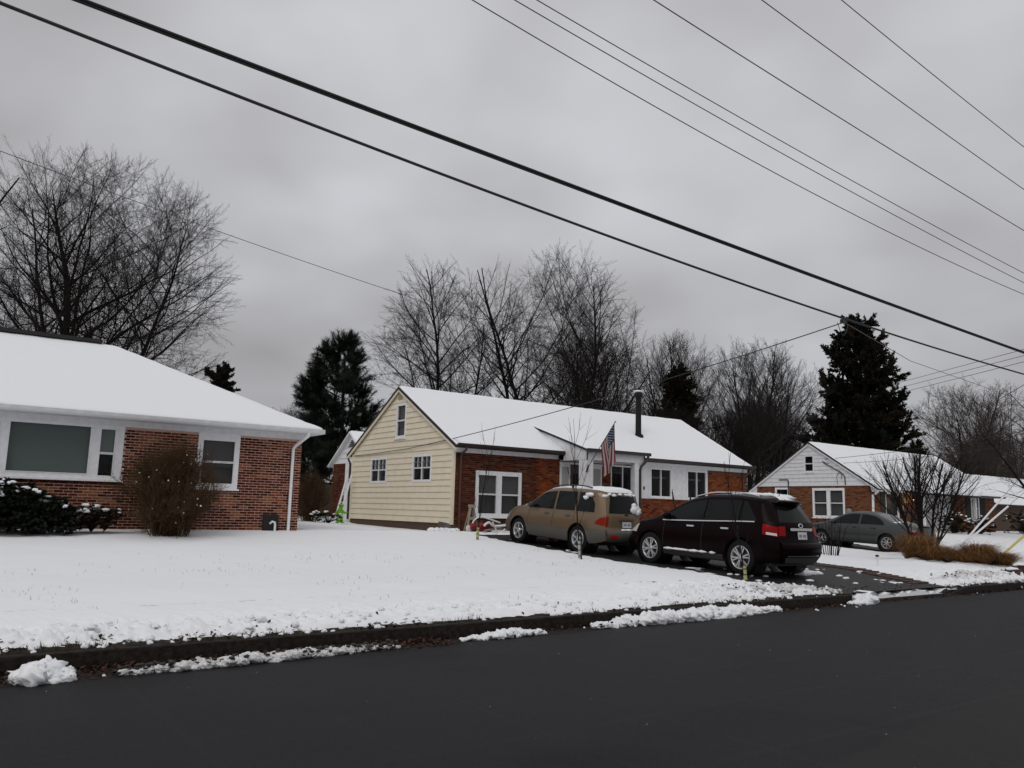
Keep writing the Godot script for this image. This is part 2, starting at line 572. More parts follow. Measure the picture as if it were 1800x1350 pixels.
func make_heaps() -> void:
	var a := func(x: float, off := 0.0): return Vector2(x, za(x) + off)
	snow_heap("big white lump of snow in the gutter, nearest the left edge", [Vector2(0.95, -8.62), Vector2(1.3, -8.55)], 0.135, 90, 1, M.snow, 1.0, 12)
	snow_heap("long low ridge of dirty snow and leaves in the gutter", [Vector2(1.75, -8.55), Vector2(2.6, -8.56), Vector2(3.6, -8.66), Vector2(4.75, -8.76)], 0.10, 330, 2, M.dirty_snow, 0.75, 240)
	snow_heap("short white snow ridge in the gutter between two longer ones", [Vector2(5.7, -8.86), Vector2(6.4, -8.86), Vector2(7.05, -8.9)], 0.10, 130, 3, M.snow, 0.8)
	snow_heap("long white lumpy snow bank on the road below the dark SUV", [Vector2(7.9, -8.95), Vector2(9.0, -8.98), Vector2(10.2, -9.05), Vector2(11.3, -9.1), Vector2(12.4, -9.22)], 0.17, 330, 4, M.snow, 0.85, 26)
	snow_heap("small snow heap on the road at the driveway mouth", [Vector2(14.7, -9.2), Vector2(15.6, -9.3)], 0.16, 110, 5, M.snow, 0.8)
	snow_heap("broad broken bank of shovelled snow left of the driveway mouth", [Vector2(12.0, -10.2), Vector2(13.2, -10.1), Vector2(14.2, -9.9), Vector2(15.0, -9.65)], 0.16, 420, 6, M.dirty_snow, 0.7, 170)
	snow_heap("rough shovelled snow bank right of the driveway mouth", [Vector2(19.6, -10.2), Vector2(21.0, -10.3), Vector2(22.5, -10.3), Vector2(24.5, -10.4)], 0.18, 330, 7, M.dirty_snow, 0.8, 150)
	snow_heap("white snow heap on the kerb at the right edge", [Vector2(21.6, -9.75), Vector2(23.4, -9.75)], 0.18, 120, 8, M.snow, 0.8)

# ---------------------------------------------------------------- house pieces
# wall plane: origin o, u along the wall, outward normal n; holes are Rect2(u, y, width, height)
func wall_panel(mb: MB, o: Vector3, u: Vector3, n: Vector3, length: float, y0: float, y1: float, holes: Array, thick := 0.2) -> void:
	var us := [0.0, length]
	var ys := [y0, y1]
	for h in holes:
		us.append_array([h.position.x, h.end.x])
		ys.append_array([h.position.y, h.end.y])
	us.sort(); ys.sort()
	for i in us.size() - 1:
		for j in ys.size() - 1:
			var ua: float = us[i]
			var ub: float = us[i + 1]
			var ya: float = ys[j]
			var yb: float = ys[j + 1]
			if ub - ua < 0.001 or yb - ya < 0.001 or ua < 0 or ub > length + 0.001 or ya < y0 or yb > y1 + 0.001: continue
			var c := Vector2((ua + ub) * 0.5, (ya + yb) * 0.5)
			var hit := false
			for h in holes:
				if h.has_point(c): hit = true
			if hit: continue
			mb.box(Vector3(o.x, 0, o.z) + u * c.x + Vector3.UP * c.y - n * thick * 0.5, Vector3(ub - ua, yb - ya, thick), Basis(u, Vector3.UP, n))

# courses of brick on that wall, collected into list as [transform, colour]
func lay_bricks(list: Array, o: Vector3, u: Vector3, n: Vector3, length: float, y0: float, y1: float, holes: Array, colour: Callable, proud := 0.009) -> void:
	var course := 0.0677
	var step := 0.2032
	var rows := int((y1 - y0) / course)
	for j in rows:
		var y := y0 + (j + 0.5) * course
		var x := -step * (0.5 if j % 2 else 0.0)
		while x < length:
			var pieces := [[maxf(x + 0.008, 0.0), minf(x + step - 0.008, length)]]
			for h in holes:
				if y < h.position.y or y > h.end.y: continue
				var out := []
				for p in pieces:
					if p[1] <= h.position.x or p[0] >= h.end.x: out.append(p); continue
					if p[0] < h.position.x: out.append([p[0], h.position.x])
					if p[1] > h.end.x: out.append([h.end.x, p[1]])
				pieces = out
			for p in pieces:
				var w: float = p[1] - p[0]
				if w < 0.03: continue
				var c: Vector3 = Vector3(o.x, y + rng.randf_range(-0.0015, 0.0015), o.z) + u * ((p[0] + p[1]) * 0.5) + n * (proud - 0.03 + rng.randf_range(-0.003, 0.003))
				list.append([Transform3D(Basis(u * w, Vector3.UP * (0.0485 + rng.randf_range(-0.003, 0.003)), n * 0.06), c), colour.call(u.x * ((p[0] + p[1]) * 0.5) + o.x, y)])
			x += step

func place_bricks(house: Node3D, list: Array, rest_called := "brickwork") -> void:
	var near := []
	var rest := []
	for b in list:
		var s := inside(b[0].origin)
		var d: float = CAM.distance_to(b[0].origin)
		if s.x < 0.0 or s.x > 1.0 or s.y < 0.0 or s.y > 1.0: rest.append(b)
		else: near.append([d, b])
	near.sort_custom(func(a, b): return a[0] < b[0])
	var mats := {}
	for i in near.size():
		if i < 296:
			var b = near[i][1]
			var c: Color = b[1]
			var key := "%.2f %.2f" % [c.r * 20, c.g * 20]
			if not mats.has(key):
				var m: StandardMaterial3D = M.brick.duplicate()
				m.vertex_color_use_as_albedo = false
				m.albedo_color = c.linear_to_srgb()
				mats[key] = m
			var o := obj("brick", box_mesh, mats[key], house)
			o.transform = b[0]
		else: rest.append(near[i][1])
	var xf := []
	var cols := PackedColorArray()
	for b in rest:
		xf.append(b[0])
		cols.append(b[1])
	if xf.size(): many(rest_called, box_mesh, xf, M.brick, house, cols)

func pick(list: Array) -> Color:      # [weight, colour, ...]; tones in twelve steps so that alike bricks share a material
	var r := rng.randf()
	for i in range(0, list.size(), 2):
		r -= list[i]
		if r < 0: return list[i + 1] * (0.85 + 0.15 * rng.randi_range(0, 2))
	return list[1]

# a window in a wall: frame (with mullions and sashes), panes, and what hangs behind
func window(house: Node3D, at: Vector3, u: Vector3, n: Vector3, w: float, h: float, lights: Array, opt := {}) -> MeshInstance3D:
	# at: lower left corner on the wall face; lights: [u0, u1, y0, y1] of each pane inside the window
	var proud: float = opt.get("proud", 0.03)
	var fm: Material = opt.get("frame", M.trim)
	var b := Basis(u, Vector3.UP, n)
	var mb := MB.new()
	var us := [0.0, w]
	var ys := [0.0, h]
	for l in lights:
		us.append_array([l[0], l[1]]); ys.append_array([l[2], l[3]])
	us.sort(); ys.sort()
	var inner: float = opt.get("casing", 0.07)
	for i in us.size() - 1:
		for j in ys.size() - 1:
			if us[i + 1] - us[i] < 0.002 or ys[j + 1] - ys[j] < 0.002: continue
			var c := Vector2((us[i] + us[i + 1]) * 0.5, (ys[j] + ys[j + 1]) * 0.5)
			var hit := false
			for l in lights:
				if c.x > l[0] and c.x < l[1] and c.y > l[2] and c.y < l[3]: hit = true
			if hit: continue
			var edge := c.x < inner or c.x > w - inner or c.y < inner or c.y > h - inner
			var f: float = proud if edge else proud - 0.022
			mb.box(Vector3(c.x, c.y, f - 0.035), Vector3(us[i + 1] - us[i] + (0.001 if edge else 0.0), ys[j + 1] - ys[j] + (0.001 if edge else 0.0), 0.07), Basis.IDENTITY)
	# beads round each light
	for l in lights:
		for e in [[l[0] - 0.018, l[0], l[2], l[3]], [l[1], l[1] + 0.018, l[2], l[3]], [l[0] - 0.018, l[1] + 0.018, l[3], l[3] + 0.018], [l[0] - 0.018, l[1] + 0.018, l[2] - 0.018, l[2]]]:
			mb.box(Vector3((e[0] + e[1]) * 0.5, (e[2] + e[3]) * 0.5, proud - 0.018), Vector3(e[1] - e[0], e[3] - e[2], 0.03))
	var o := obj("window", mb, fm, house)
	o.transform = Transform3D(b, at)
	for l in lights:
		var p := obj("pane", box_mesh, M.pane, o)
		p.position = Vector3((l[0] + l[1]) * 0.5, (l[2] + l[3]) * 0.5, proud - 0.045)
		p.scale = Vector3(l[1] - l[0], l[3] - l[2], 0.004)
	if opt.has("back"):
		var k: Array = opt.back     # [name, material, u0, u1, y0, y1, depth]
		for q in range(0, k.size(), 7):
			var s := obj(k[q], box_mesh, k[q + 1], o)
			s.position = Vector3((k[q + 2] + k[q + 3]) * 0.5, (k[q + 4] + k[q + 5]) * 0.5, proud - 0.06 - k[q + 6])
			s.scale = Vector3(k[q + 3] - k[q + 2], k[q + 5] - k[q + 4], 0.01)
	if opt.get("sill", true):
		var s := obj("sill", box_mesh, fm, o)
		s.position = Vector3(w * 0.5, -0.02, proud * 0.5 + 0.02)
		s.scale = Vector3(w + 0.08, 0.045, proud + 0.06)
	return o

func dh(w: float, h: float, x0 := 0.0, c := 0.09) -> Array:     # the two lights of a double-hung sash
	return [[x0 + c, x0 + w - c, c, h * 0.5 - 0.025], [x0 + c, x0 + w - c, h * 0.5 + 0.025, h - c]]

func gutter_run(house: Node3D, a: Vector3, b: Vector3, m: Material, hgt := 0.12) -> void:
	var mb := MB.new()
	var d := (b - a).normalized()
	var out := d.cross(Vector3.UP)
	if out.z < -0.1 or (absf(out.z) < 0.1 and out.x > 0): out = -out
	var prof := [Vector2(0, 0), Vector2(0.07, 0), Vector2(0.10, hgt * 0.4), Vector2(0.12, hgt), Vector2(0.105, hgt), Vector2(0.09, hgt * 0.5), Vector2(0.0, 0.02)]
	for i in prof.size() - 1:
		var p0: Vector3 = out * prof[i].x + Vector3.UP * prof[i].y
		var p1: Vector3 = out * prof[i + 1].x + Vector3.UP * prof[i + 1].y
		mb.quad(a + p0, b + p0, b + p1, a + p1)
	mb.box(a + Vector3.UP * hgt * 0.5 + out * 0.055, Vector3(0.01, hgt, 0.11), Basis(d, Vector3.UP, d.cross(Vector3.UP)))
	mb.box(b + Vector3.UP * hgt * 0.5 + out * 0.055, Vector3(0.01, hgt, 0.11), Basis(d, Vector3.UP, d.cross(Vector3.UP)))
	obj("gutter", mb, m, house)

func downspout(house: Node3D, pts: Array, m: Material, r := 0.042) -> void:
	var p := PackedVector3Array()
	var rr := PackedFloat32Array()
	for i in pts.size():
		p.append(pts[i])
		rr.append(r)
	var mb := MB.new()
	mb.tube(p, rr, 8, true)
	obj("downspout", mb, m, house)

# snow lying on a roof: f gives the bare roof, edges thin out to a rounded lip
func roof_snow(house: Node3D, x0: float, x1: float, z0: float, z1: float, f: Callable, thick: float, called := "roof_snow", extra_x := []) -> void:
	var lip := [0.0, 0.006, 0.02, 0.05, 0.18]
	var xs := []
	for e in lip: xs.append(x0 + e)
	for i in range(1, int((x1 - x0 - 0.36) / 0.16)): xs.append(x0 + 0.18 + i * 0.16)
	for e in range(4, -1, -1): xs.append(x1 - lip[e])
	for e in extra_x: xs.append(e)
	xs.sort()
	var zs := []
	for e in lip: zs.append(z0 - e)
	for i in range(1, int((z0 - z1 - 0.36) / 0.16)): zs.append(z0 - 0.18 - i * 0.16)
	for e in range(4, -1, -1): zs.append(z1 + lip[e])
	var mb := MB.new()
	mb.grid(zs.size(), xs.size(), func(i, j):
		var x: float = xs[j]
		var z: float = zs[i]
		var d := minf(minf(x - x0, x1 - x), minf(z0 - z, z - z1))
		var k := sqrt(clampf(d / 0.06, 0, 1))
		var wob := 1.0 + 0.28 * nz.get_noise_2d(x * 60.0, z * 60.0) + 0.22 * nf.get_noise_2d(x * 420.0, z * 420.0)
		return Vector3(x, f.call(x, z) + 0.004 + thick * wob * k, z), true)
	obj(called, mb, M.snow, house)

# a flat polygon (counter-clockwise from outside) given thickness inwards
func plate(mb: MB, p: Array, inward: Vector3) -> void:
	var k := p.size()
	for i in range(1, k - 1):
		mb.tri(p[0], p[i], p[i + 1])
		mb.tri(p[0] + inward, p[i + 1] + inward, p[i] + inward)
	for i in k:
		var a: Vector3 = p[i]
		var b: Vector3 = p[(i + 1) % k]
		mb.quad(a, a + inward, b + inward, b)

# lapped boards on a wall facing -x: each one a part, cut to the gable
func gable_boards(house: Node3D, x: float, z0: float, z1: float, y0: float, peak_z: float, peak_y: float, slope: float, pitch: float, m: Material, called := "siding_board", single := true, holes := []) -> void:
	# z0 is the street end (larger z)
	var y := y0
	var joined := MB.new()
	while y < peak_y - 0.06:
		var yb := y + 0.005
		var yt := minf(y + pitch + 0.015, peak_y - 0.02)
		var half_b := (peak_y - yb) / slope
		var half_t := maxf((peak_y - yt) / slope, 0.01)
		var a0 := minf(z0, peak_z + half_b)
		var b0 := maxf(z1, peak_z - half_b)
		var a1 := minf(z0, peak_z + half_t)
		var b1 := maxf(z1, peak_z - half_t)
		var cuts := [[b0, b1, a0, a1]]
		var extra := []
		for h in holes:      # Rect2(z, y)
			if yt <= h.position.y + 0.01 or yb >= h.end.y - 0.01: continue
			if h.position.y - yb > 0.02: extra.append([h.position.x, h.end.x, yb, h.position.y + 0.02])
			if yt - h.end.y > 0.02: extra.append([h.position.x, h.end.x, h.end.y - 0.02, yt])
			var nxt := []
			for c in cuts:
				if h.end.x <= c[0] or h.position.x >= c[2]: nxt.append(c); continue
				if h.position.x > c[0]: nxt.append([c[0], c[1], h.position.x, h.position.x])
				if h.end.x < c[2]: nxt.append([h.end.x, h.end.x, c[2], c[3]])
			cuts = nxt
		for c in cuts:
			var mb := MB.new() if single else joined
			var xb := x - 0.036
			var xt := x - 0.008
			var p := [Vector3(xb, yb, c[0]), Vector3(xb, yb, c[2]), Vector3(xt, yt, c[3]), Vector3(xt, yt, c[1])]
			plate(mb, p, Vector3(0.012, 0, 0))
			if single: obj(called, mb, m, house)
		for e in extra:
			var mb := MB.new() if single else joined
			var xs := x - lerpf(0.036, 0.008, (e[2] - yb) / (yt - yb))
			var xu := x - lerpf(0.036, 0.008, (e[3] - yb) / (yt - yb))
			plate(mb, [Vector3(xs, e[2], e[0]), Vector3(xs, e[2], e[1]), Vector3(xu, e[3], e[1]), Vector3(xu, e[3], e[0])], Vector3(0.012, 0, 0))
			if single: obj(called, mb, m, house)
		y += pitch
	if not single: obj(called + "s", joined, m, house)

# a gable wall facing -x, built in bands so that windows stay open
func gable_wall(mb: MB, x: float, z0: float, z1: float, y0: float, peak_z: float, peak_y: float, slope: float, holes: Array) -> void:
	var ys := [y0, peak_y]
	for h in holes: ys.append_array([h.position.y, h.end.y])
	for i in 6: ys.append(lerpf(y0, peak_y, (i + 1) / 7.0))
	ys.sort()
	for i in ys.size() - 1:
		var ya: float = ys[i]
		var yb: float = ys[i + 1]
		if yb - ya < 0.004: continue
		var a0 := minf(z0, peak_z + (peak_y - ya) / slope)
		var b0 := maxf(z1, peak_z - (peak_y - ya) / slope)
		var a1 := minf(z0, peak_z + (peak_y - yb) / slope)
		var b1 := maxf(z1, peak_z - (peak_y - yb) / slope)
		var cuts := [[b0, b1, a0, a1]]
		for h in holes:
			if (ya + yb) * 0.5 < h.position.y or (ya + yb) * 0.5 > h.end.y: continue
			var nxt := []
			for c in cuts:
				if h.end.x <= c[0] or h.position.x >= c[2]: nxt.append(c); continue
				nxt.append([c[0], c[1], h.position.x, h.position.x])
				nxt.append([h.end.x, h.end.x, c[2], c[3]])
			cuts = nxt
		for c in cuts: plate(mb, [Vector3(x, ya, c[0]), Vector3(x, ya, c[2]), Vector3(x, yb, c[3]), Vector3(x, yb, c[1])], Vector3(0.2, 0, 0))

# ---------------------------------------------------------------- the three houses
func tone1(x: float, y: float) -> Color:
	# stretches where old mortar is smeared over the bricks
	if nz.get_noise_2d(x * 120.0, y * 260.0) + rng.randf_range(-0.22, 0.22) > 0.24:
		return pick([0.4, Color(0.270, 0.102, 0.058), 0.35, Color(0.227, 0.070, 0.034), 0.25, Color(0.292, 0.123, 0.051)])
	return pick([0.42, Color(0.113, 0.025, 0.014), 0.14, Color(0.216, 0.061, 0.029), 0.34, Color(0.063, 0.016, 0.010), 0.1, Color(0.162, 0.041, 0.023)])

func tone2(x: float, _y: float) -> Color:
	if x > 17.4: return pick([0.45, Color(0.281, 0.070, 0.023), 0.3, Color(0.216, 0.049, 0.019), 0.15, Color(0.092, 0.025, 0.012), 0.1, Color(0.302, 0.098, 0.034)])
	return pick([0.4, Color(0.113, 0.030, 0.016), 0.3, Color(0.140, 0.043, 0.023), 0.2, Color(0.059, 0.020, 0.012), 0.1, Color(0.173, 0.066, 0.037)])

func tone2_right(_x: float, _y: float) -> Color:
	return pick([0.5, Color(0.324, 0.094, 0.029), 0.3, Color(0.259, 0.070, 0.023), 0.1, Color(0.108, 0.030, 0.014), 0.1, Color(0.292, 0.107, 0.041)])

func tone3(_x: float, _y: float) -> Color:
	return pick([0.5, Color(0.221, 0.084, 0.039), 0.3, Color(0.177, 0.065, 0.031), 0.12, Color(0.080, 0.030, 0.017), 0.08, Color(0.248, 0.121, 0.062)])

func house_left() -> void:
	rng.seed = 31
	var z := -21.5
	var x0 := -6.0
	var x1 := 8.47
	var t := thing("brick_house", "brick house at the left with a snowy hip roof and a wide picture window", "house", Vector3(0, 0, 0))
	var holes := [Rect2(0.85 - x0, 1.975, 3.18, 1.6), Rect2(5.74 - x0, 1.95, 1.06, 1.6)]
	var mb := MB.new()
	wall_panel(mb, Vector3(x0, 0, z), Vector3.RIGHT, Vector3.BACK, x1 - x0, 0.5, 3.5, holes)
	mb.span(x1 - 0.2, x1, 0.5, 3.5, z - 0.2, -29.8)
	mb.span(x0, x0 + 0.2, 0.5, 3.5, z - 0.2, -29.8)
	mb.span(x0 + 0.2, x1 - 0.2, 0.5, 3.5, -29.6, -29.8)
	obj("wall", mb, M.mortar1, t)
	var list := []
	lay_bricks(list, Vector3(x0, 0, z), Vector3.RIGHT, Vector3.BACK, x1 - x0 + 0.004, 0.72, 3.36, holes, tone1)
	lay_bricks(list, Vector3(x1, 0, z), Vector3(0, 0, -1), Vector3.RIGHT, 8.2, 0.72, 3.36, [], tone1)
	# standing bricks under the picture window
	for i in 46:
		var c := Vector3(0.87 + i * 0.0685, 2.02, z + 0.004)
		list.append([Transform3D(Basis(Vector3(0.058, 0, 0), Vector3(0, 0.095, 0), Vector3(0, 0, 0.07)), c), tone1(0, 0) * 0.8])
	place_bricks(t, list)
	# frieze, soffit, gutter
	slab("frieze_board", x0 - 0.02, x1 + 0.02, 3.345, 3.5, z + 0.035, z - 0.01, M.white, t)
	var so := MB.new()
	so.span(x0 - 0.44, x1 + 0.40, 3.49, 3.51, -21.08, -30.2)
	so.span(x0 - 0.44, x1 + 0.40, 3.5, 3.60, -21.08, -21.10)
	so.span(x1 + 0.38, x1 + 0.405, 3.5, 3.60, -21.10, -30.2)
	obj("soffit", so, M.white, t)
	gutter_run(t, Vector3(x0 - 0.44, 3.5, -21.08), Vector3(x1 + 0.42, 3.5, -21.08), M.white, 0.115)
	gutter_run(t, Vector3(x1 + 0.405, 3.5, -30.2), Vector3(x1 + 0.405, 3.5, -21.08), M.white, 0.115)
	# hip roof
	var s := 0.515
	var ex := x1 + 0.45
	var ew := x0 - 0.49
	var zf := -21.03
	var zb := -30.25
	var f := func(x, zz): return 3.585 + s * minf(minf(zf - zz, zz - zb), minf(ex - x, x - ew))
	var ridge_y := 3.585 + s * (zf - zb) * 0.5
	var half := (zf - zb) * 0.5
	var rz := (zf + zb) * 0.5
	var rf := MB.new()
	var e := [Vector3(ew, 3.585, zf), Vector3(ex, 3.585, zf), Vector3(ex, 3.585, zb), Vector3(ew, 3.585, zb)]
	var r0 := Vector3(ew + half, ridge_y, rz)
	var r1 := Vector3(ex - half, ridge_y, rz)
	rf.quad(e[0], e[1], r1, r0)
	rf.tri(e[1], e[2], r1)
	rf.quad(e[2], e[3], r0, r1)
	rf.tri(e[3], e[0], r0)
	rf.quad(e[3], e[2], e[1], e[0])
	obj("roof", rf, M.shingle, t)
	roof_snow(t, ew + 0.03, ex - 0.045, zf - 0.04, zb, f, 0.05)
	var cap := MB.new()
	cap.bar(r0 + Vector3(0, 0.085, 0), r1 + Vector3(-0.35, 0.085, 0), 0.3, 0.10)
	obj("ridge_cap", cap, M.shingle, t)
	# picture window with its side light
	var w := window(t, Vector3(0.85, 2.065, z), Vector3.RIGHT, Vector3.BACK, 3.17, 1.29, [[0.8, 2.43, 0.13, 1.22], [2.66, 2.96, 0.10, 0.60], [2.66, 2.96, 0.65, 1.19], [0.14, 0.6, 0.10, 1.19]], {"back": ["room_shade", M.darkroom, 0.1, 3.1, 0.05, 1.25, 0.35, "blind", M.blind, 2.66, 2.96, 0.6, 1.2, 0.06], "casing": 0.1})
	for i in 44:
		var sl := obj("slat", box_mesh, M.blind, w)
		sl.transform = Transform3D(Basis(Vector3.RIGHT, 0.95).scaled_local(Vector3(1.66, 0.004, 0.03)), Vector3(1.615, 0.125 + i * 0.0252, -0.11))
	window(t, Vector3(5.74, 1.955, z), Vector3.RIGHT, Vector3.BACK, 1.05, 1.39, dh(1.05, 1.34, 0.0, 0.13), {"back": ["shade", M.shade, 0.1, 0.95, 0.55, 1.3, 0.05, "curtain", M.curtain, 0.1, 0.95, 0.05, 0.6, 0.12], "casing": 0.1})
	downspout(t, [Vector3(8.46, 3.52, -21.02), Vector3(8.45, 3.42, -21.03), Vector3(8.25, 3.17, -21.38), Vector3(8.21, 3.08, -21.43), Vector3(8.21, 0.9, -21.43)], M.trim)
	# service box low on the wall, and the white pipe in front of it
	slab("service_box", 7.52, 7.92, 0.85, 1.33, z + 0.10, z - 0.02, M.darkroom, t)
	var vp := MB.new()
	vp.tube(PackedVector3Array([Vector3(7.7, 1.10, z + 0.10), Vector3(7.73, 1.15, z + 0.17), Vector3(7.79, 1.13, z + 0.2), Vector3(7.8, 1.05, z + 0.2), Vector3(7.8, 0.8, z + 0.2)]), PackedFloat32Array([0.03, 0.03, 0.03, 0.03, 0.03]), 8, true)
	obj("vent_pipe", vp, M.trim, t)

func house_middle() -> void:
	rng.seed = 32
	var z := -22.6
	var zb := -30.1
	var x0 := 14.0
	var x1 := 28.5
	var t := thing("gabled_house", "middle house with a cream clapboard gable and a white porch hung with a flag", "house")
	# holes in the street wall, along x from x0
	var holes := [Rect2(0.86, 1.37, 1.84, 1.49), Rect2(4.36, 0.9, 2.02, 2.42), Rect2(6.79, 2.27, 1.15, 1.08), Rect2(8.1, 2.24, 3.96, 1.3)]
	var open := [Rect2(0.86, 1.37, 1.84, 1.49), Rect2(4.9, 1.0, 0.56, 2.27), Rect2(6.79, 2.27, 1.15, 1.08), Rect2(8.83, 2.24, 1.14, 1.1), Rect2(10.86, 2.24, 1.14, 1.1)]
	var mb := MB.new()
	wall_panel(mb, Vector3(x0, 0, z), Vector3.RIGHT, Vector3.BACK, x1 - x0, 0.5, 3.5, open)
	mb.span(x1 - 0.2, x1, 0.5, 3.5, z - 0.2, zb)
	mb.span(x0, x1 - 0.2, 0.5, 3.5, zb + 0.2, zb)
	gable_wall(mb, x0 + 0.001, z - 0.2, zb + 0.2, 1.12, -26.35, 5.76, 0.563, [Rect2(-26.56, 4.09, 0.68, 1.18), Rect2(-28.43, 2.51, 1.23, 0.86), Rect2(-25.21, 2.51, 1.22, 0.86)])
	plate(mb, [Vector3(x1, 3.5, z), Vector3(x1, 3.5, zb), Vector3(x1, 5.75, -26.35)], Vector3(-0.2, 0, 0))
	obj("wall", mb, M.mortar2, t)
	var list := []
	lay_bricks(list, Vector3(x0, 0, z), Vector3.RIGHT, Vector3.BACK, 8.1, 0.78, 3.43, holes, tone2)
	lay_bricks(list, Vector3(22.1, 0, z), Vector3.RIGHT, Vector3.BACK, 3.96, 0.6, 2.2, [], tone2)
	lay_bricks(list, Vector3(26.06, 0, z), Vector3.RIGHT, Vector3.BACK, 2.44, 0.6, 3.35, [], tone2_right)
	place_bricks(t, list)
	# foundation under the clapboards
	slab("foundation", x0 - 0.004, x0 + 0.25, 0.5, 1.12, z + 0.02, zb, M.parge, t)
	# clapboards: all single boards
	var cut := [Rect2(-26.6, 4.06, 0.76, 1.25), Rect2(-28.47, 2.47, 1.32, 0.94), Rect2(-25.25, 2.47, 1.30, 0.94)]
	gable_boards(t, x0, z - 0.06, zb + 0.06, 1.13, -26.35, 5.82, 0.563, 0.2, M.cream, "siding_board", true, cut)
	slab("corner_post", x0 - 0.034, x0 + 0.05, 1.1, 3.62, z + 0.04, z - 0.07, M.cream, t)
	slab("corner_post", x0 - 0.034, x0 + 0.05, 1.1, 3.62, zb + 0.07, zb - 0.04, M.cream, t)
	var west := Vector3(-1, 0, 0)
	window(t, Vector3(x0 - 0.004, 4.05, -26.6), Vector3.BACK, west, 0.76, 1.26, dh(0.76, 1.26), {"back": ["shade", M.shade, 0.05, 0.7, 0.05, 1.2, 0.08]})
	for wz in [-28.47, -25.25]:
		var ww := 1.31
		var li := [[0.08, 0.63, 0.08, 0.46], [0.68, 1.23, 0.08, 0.46], [0.08, 0.34, 0.5, 0.67], [0.36, 0.63, 0.5, 0.67], [0.68, 0.94, 0.5, 0.67], [0.96, 1.23, 0.5, 0.67], [0.08, 0.34, 0.69, 0.86], [0.36, 0.63, 0.69, 0.86], [0.68, 0.94, 0.69, 0.86], [0.96, 1.23, 0.69, 0.86]]
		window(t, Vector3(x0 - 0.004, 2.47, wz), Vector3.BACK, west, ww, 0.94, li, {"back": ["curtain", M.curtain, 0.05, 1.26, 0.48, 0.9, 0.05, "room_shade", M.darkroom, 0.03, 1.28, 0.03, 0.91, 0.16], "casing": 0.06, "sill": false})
	var vent := MB.new()
	for i in 6: vent.box(Vector3(x0 - 0.035, 5.47 + i * 0.04, -26.35), Vector3(0.03, 0.03, 0.26), Basis(Vector3.BACK, 0.5))
	vent.span(x0 - 0.03, x0, 5.44, 5.72, -26.5, -26.2)
	obj("gable_vent", vent, mat(0.42, 0.33, 0.2, 0.6), t)
	# street windows
	window(t, Vector3(14.86, 1.37, z), Vector3.RIGHT, Vector3.BACK, 1.84, 1.49, dh(0.92, 1.46, 0.0, 0.11) + dh(0.92, 1.46, 0.92, 0.11), {"back": ["shade", M.shade, 0.06, 1.78, 0.75, 1.4, 0.05, "curtain", M.curtain, 0.06, 1.78, 0.05, 1.4, 0.14], "proud": 0.045})
	window(t, Vector3(20.79, 2.27, z), Vector3.RIGHT, Vector3.BACK, 1.15, 1.08, [[0.04, 0.57, 0.04, 1.03], [0.61, 1.1, 0.04, 1.03]], {"casing": 0.03})
	# board and batten panel with two sliding windows
	var px := 22.12
	while px < 26.0:
		var pw := minf(0.302, 26.06 - px)
		var bits := [[px, px + pw - 0.006, 2.21, 3.43]]
		for h in [[22.83, 23.97], [24.86, 26.0]]:
			if px + pw <= h[0] or px >= h[1]: continue
			bits = []
			if px < h[0]: bits.append([px, h[0], 2.21, 3.43])
			if px + pw > h[1]: bits.append([h[1], px + pw - 0.006, 2.21, 3.43])
			var a := maxf(px, h[0])
			var e := minf(px + pw - 0.006, h[1])
			bits.append([a, e, 2.21, 2.24])
			bits.append([a, e, 3.34, 3.43])
		for s in bits: slab("panel_board", s[0], s[1], s[2], s[3], z + 0.018, z - 0.004, M.white, t)
		px += 0.302
	slab("panel_board", 26.0, 26.08, 2.21, 3.43, z + 0.022, z - 0.004, M.white, t)
	slab("drip_board", 22.1, 26.08, 2.175, 2.215, z + 0.05, z, M.white, t)
	for wx in [22.83, 24.86]:
		window(t, Vector3(wx, 2.235, z + 0.006), Vector3.RIGHT, Vector3.BACK, 1.14, 1.11, [[0.045, 0.55, 0.05, 1.06], [0.59, 1.095, 0.05, 1.06]], {"casing": 0.04, "back": ["valance", M.shade, 0.05, 1.1, 0.72, 0.8, 0.2]})
	var out := MB.new()
	out.span(22.46, 22.51, 2.5, 2.62, z + 0.05, z + 0.018)
	obj("outlet_box", out, M.black, t)
	# eaves
	var so := MB.new()
	for s in [[x0 + 0.02, 18.3], [21.12, x1 + 0.06]]:
		so.span(s[0], s[1], 3.41, 3.56, z + 0.03, z + 0.002)
		so.span(s[0], s[1], 3.545, 3.565, -22.32, z + 0.03)
		so.span(s[0], s[1], 3.565, 3.64, -22.32, -22.34)
	obj("soffit", so, M.white, t)
	var box := MB.new()      # boxed eave ends at the gable
	plate(box, [Vector3(x0 - 0.03, 3.4, z + 0.04), Vector3(x0 - 0.03, 3.56, -22.32), Vector3(x0 - 0.03, 3.72, -22.36), Vector3(x0 - 0.03, 3.85, z + 0.0)], Vector3(0.1, 0, 0))
	obj("eave_return", box, M.white, t)
	gutter_run(t, Vector3(x0 - 0.05, 3.56, -22.31), Vector3(18.3, 3.56, -22.31), M.gutter)
	gutter_run(t, Vector3(21.14, 3.56, -22.31), Vector3(x1 + 0.2, 3.56, -22.31), M.gutter)
	var spout := mat(0.075, 0.028, 0.02, 0.5)
	downspout(t, [Vector3(14.26, 3.58, -22.25), Vector3(14.26, 3.48, -22.27), Vector3(14.24, 3.36, -22.5), Vector3(14.24, 3.28, -22.54), Vector3(14.24, 0.9, -22.54)], spout, 0.04)
	downspout(t, [Vector3(28.5, 3.58, -22.25), Vector3(28.48, 3.48, -22.27), Vector3(28.25, 3.22, -22.5), Vector3(28.25, 3.15, -22.54), Vector3(28.25, 0.8, -22.54)], spout, 0.04)
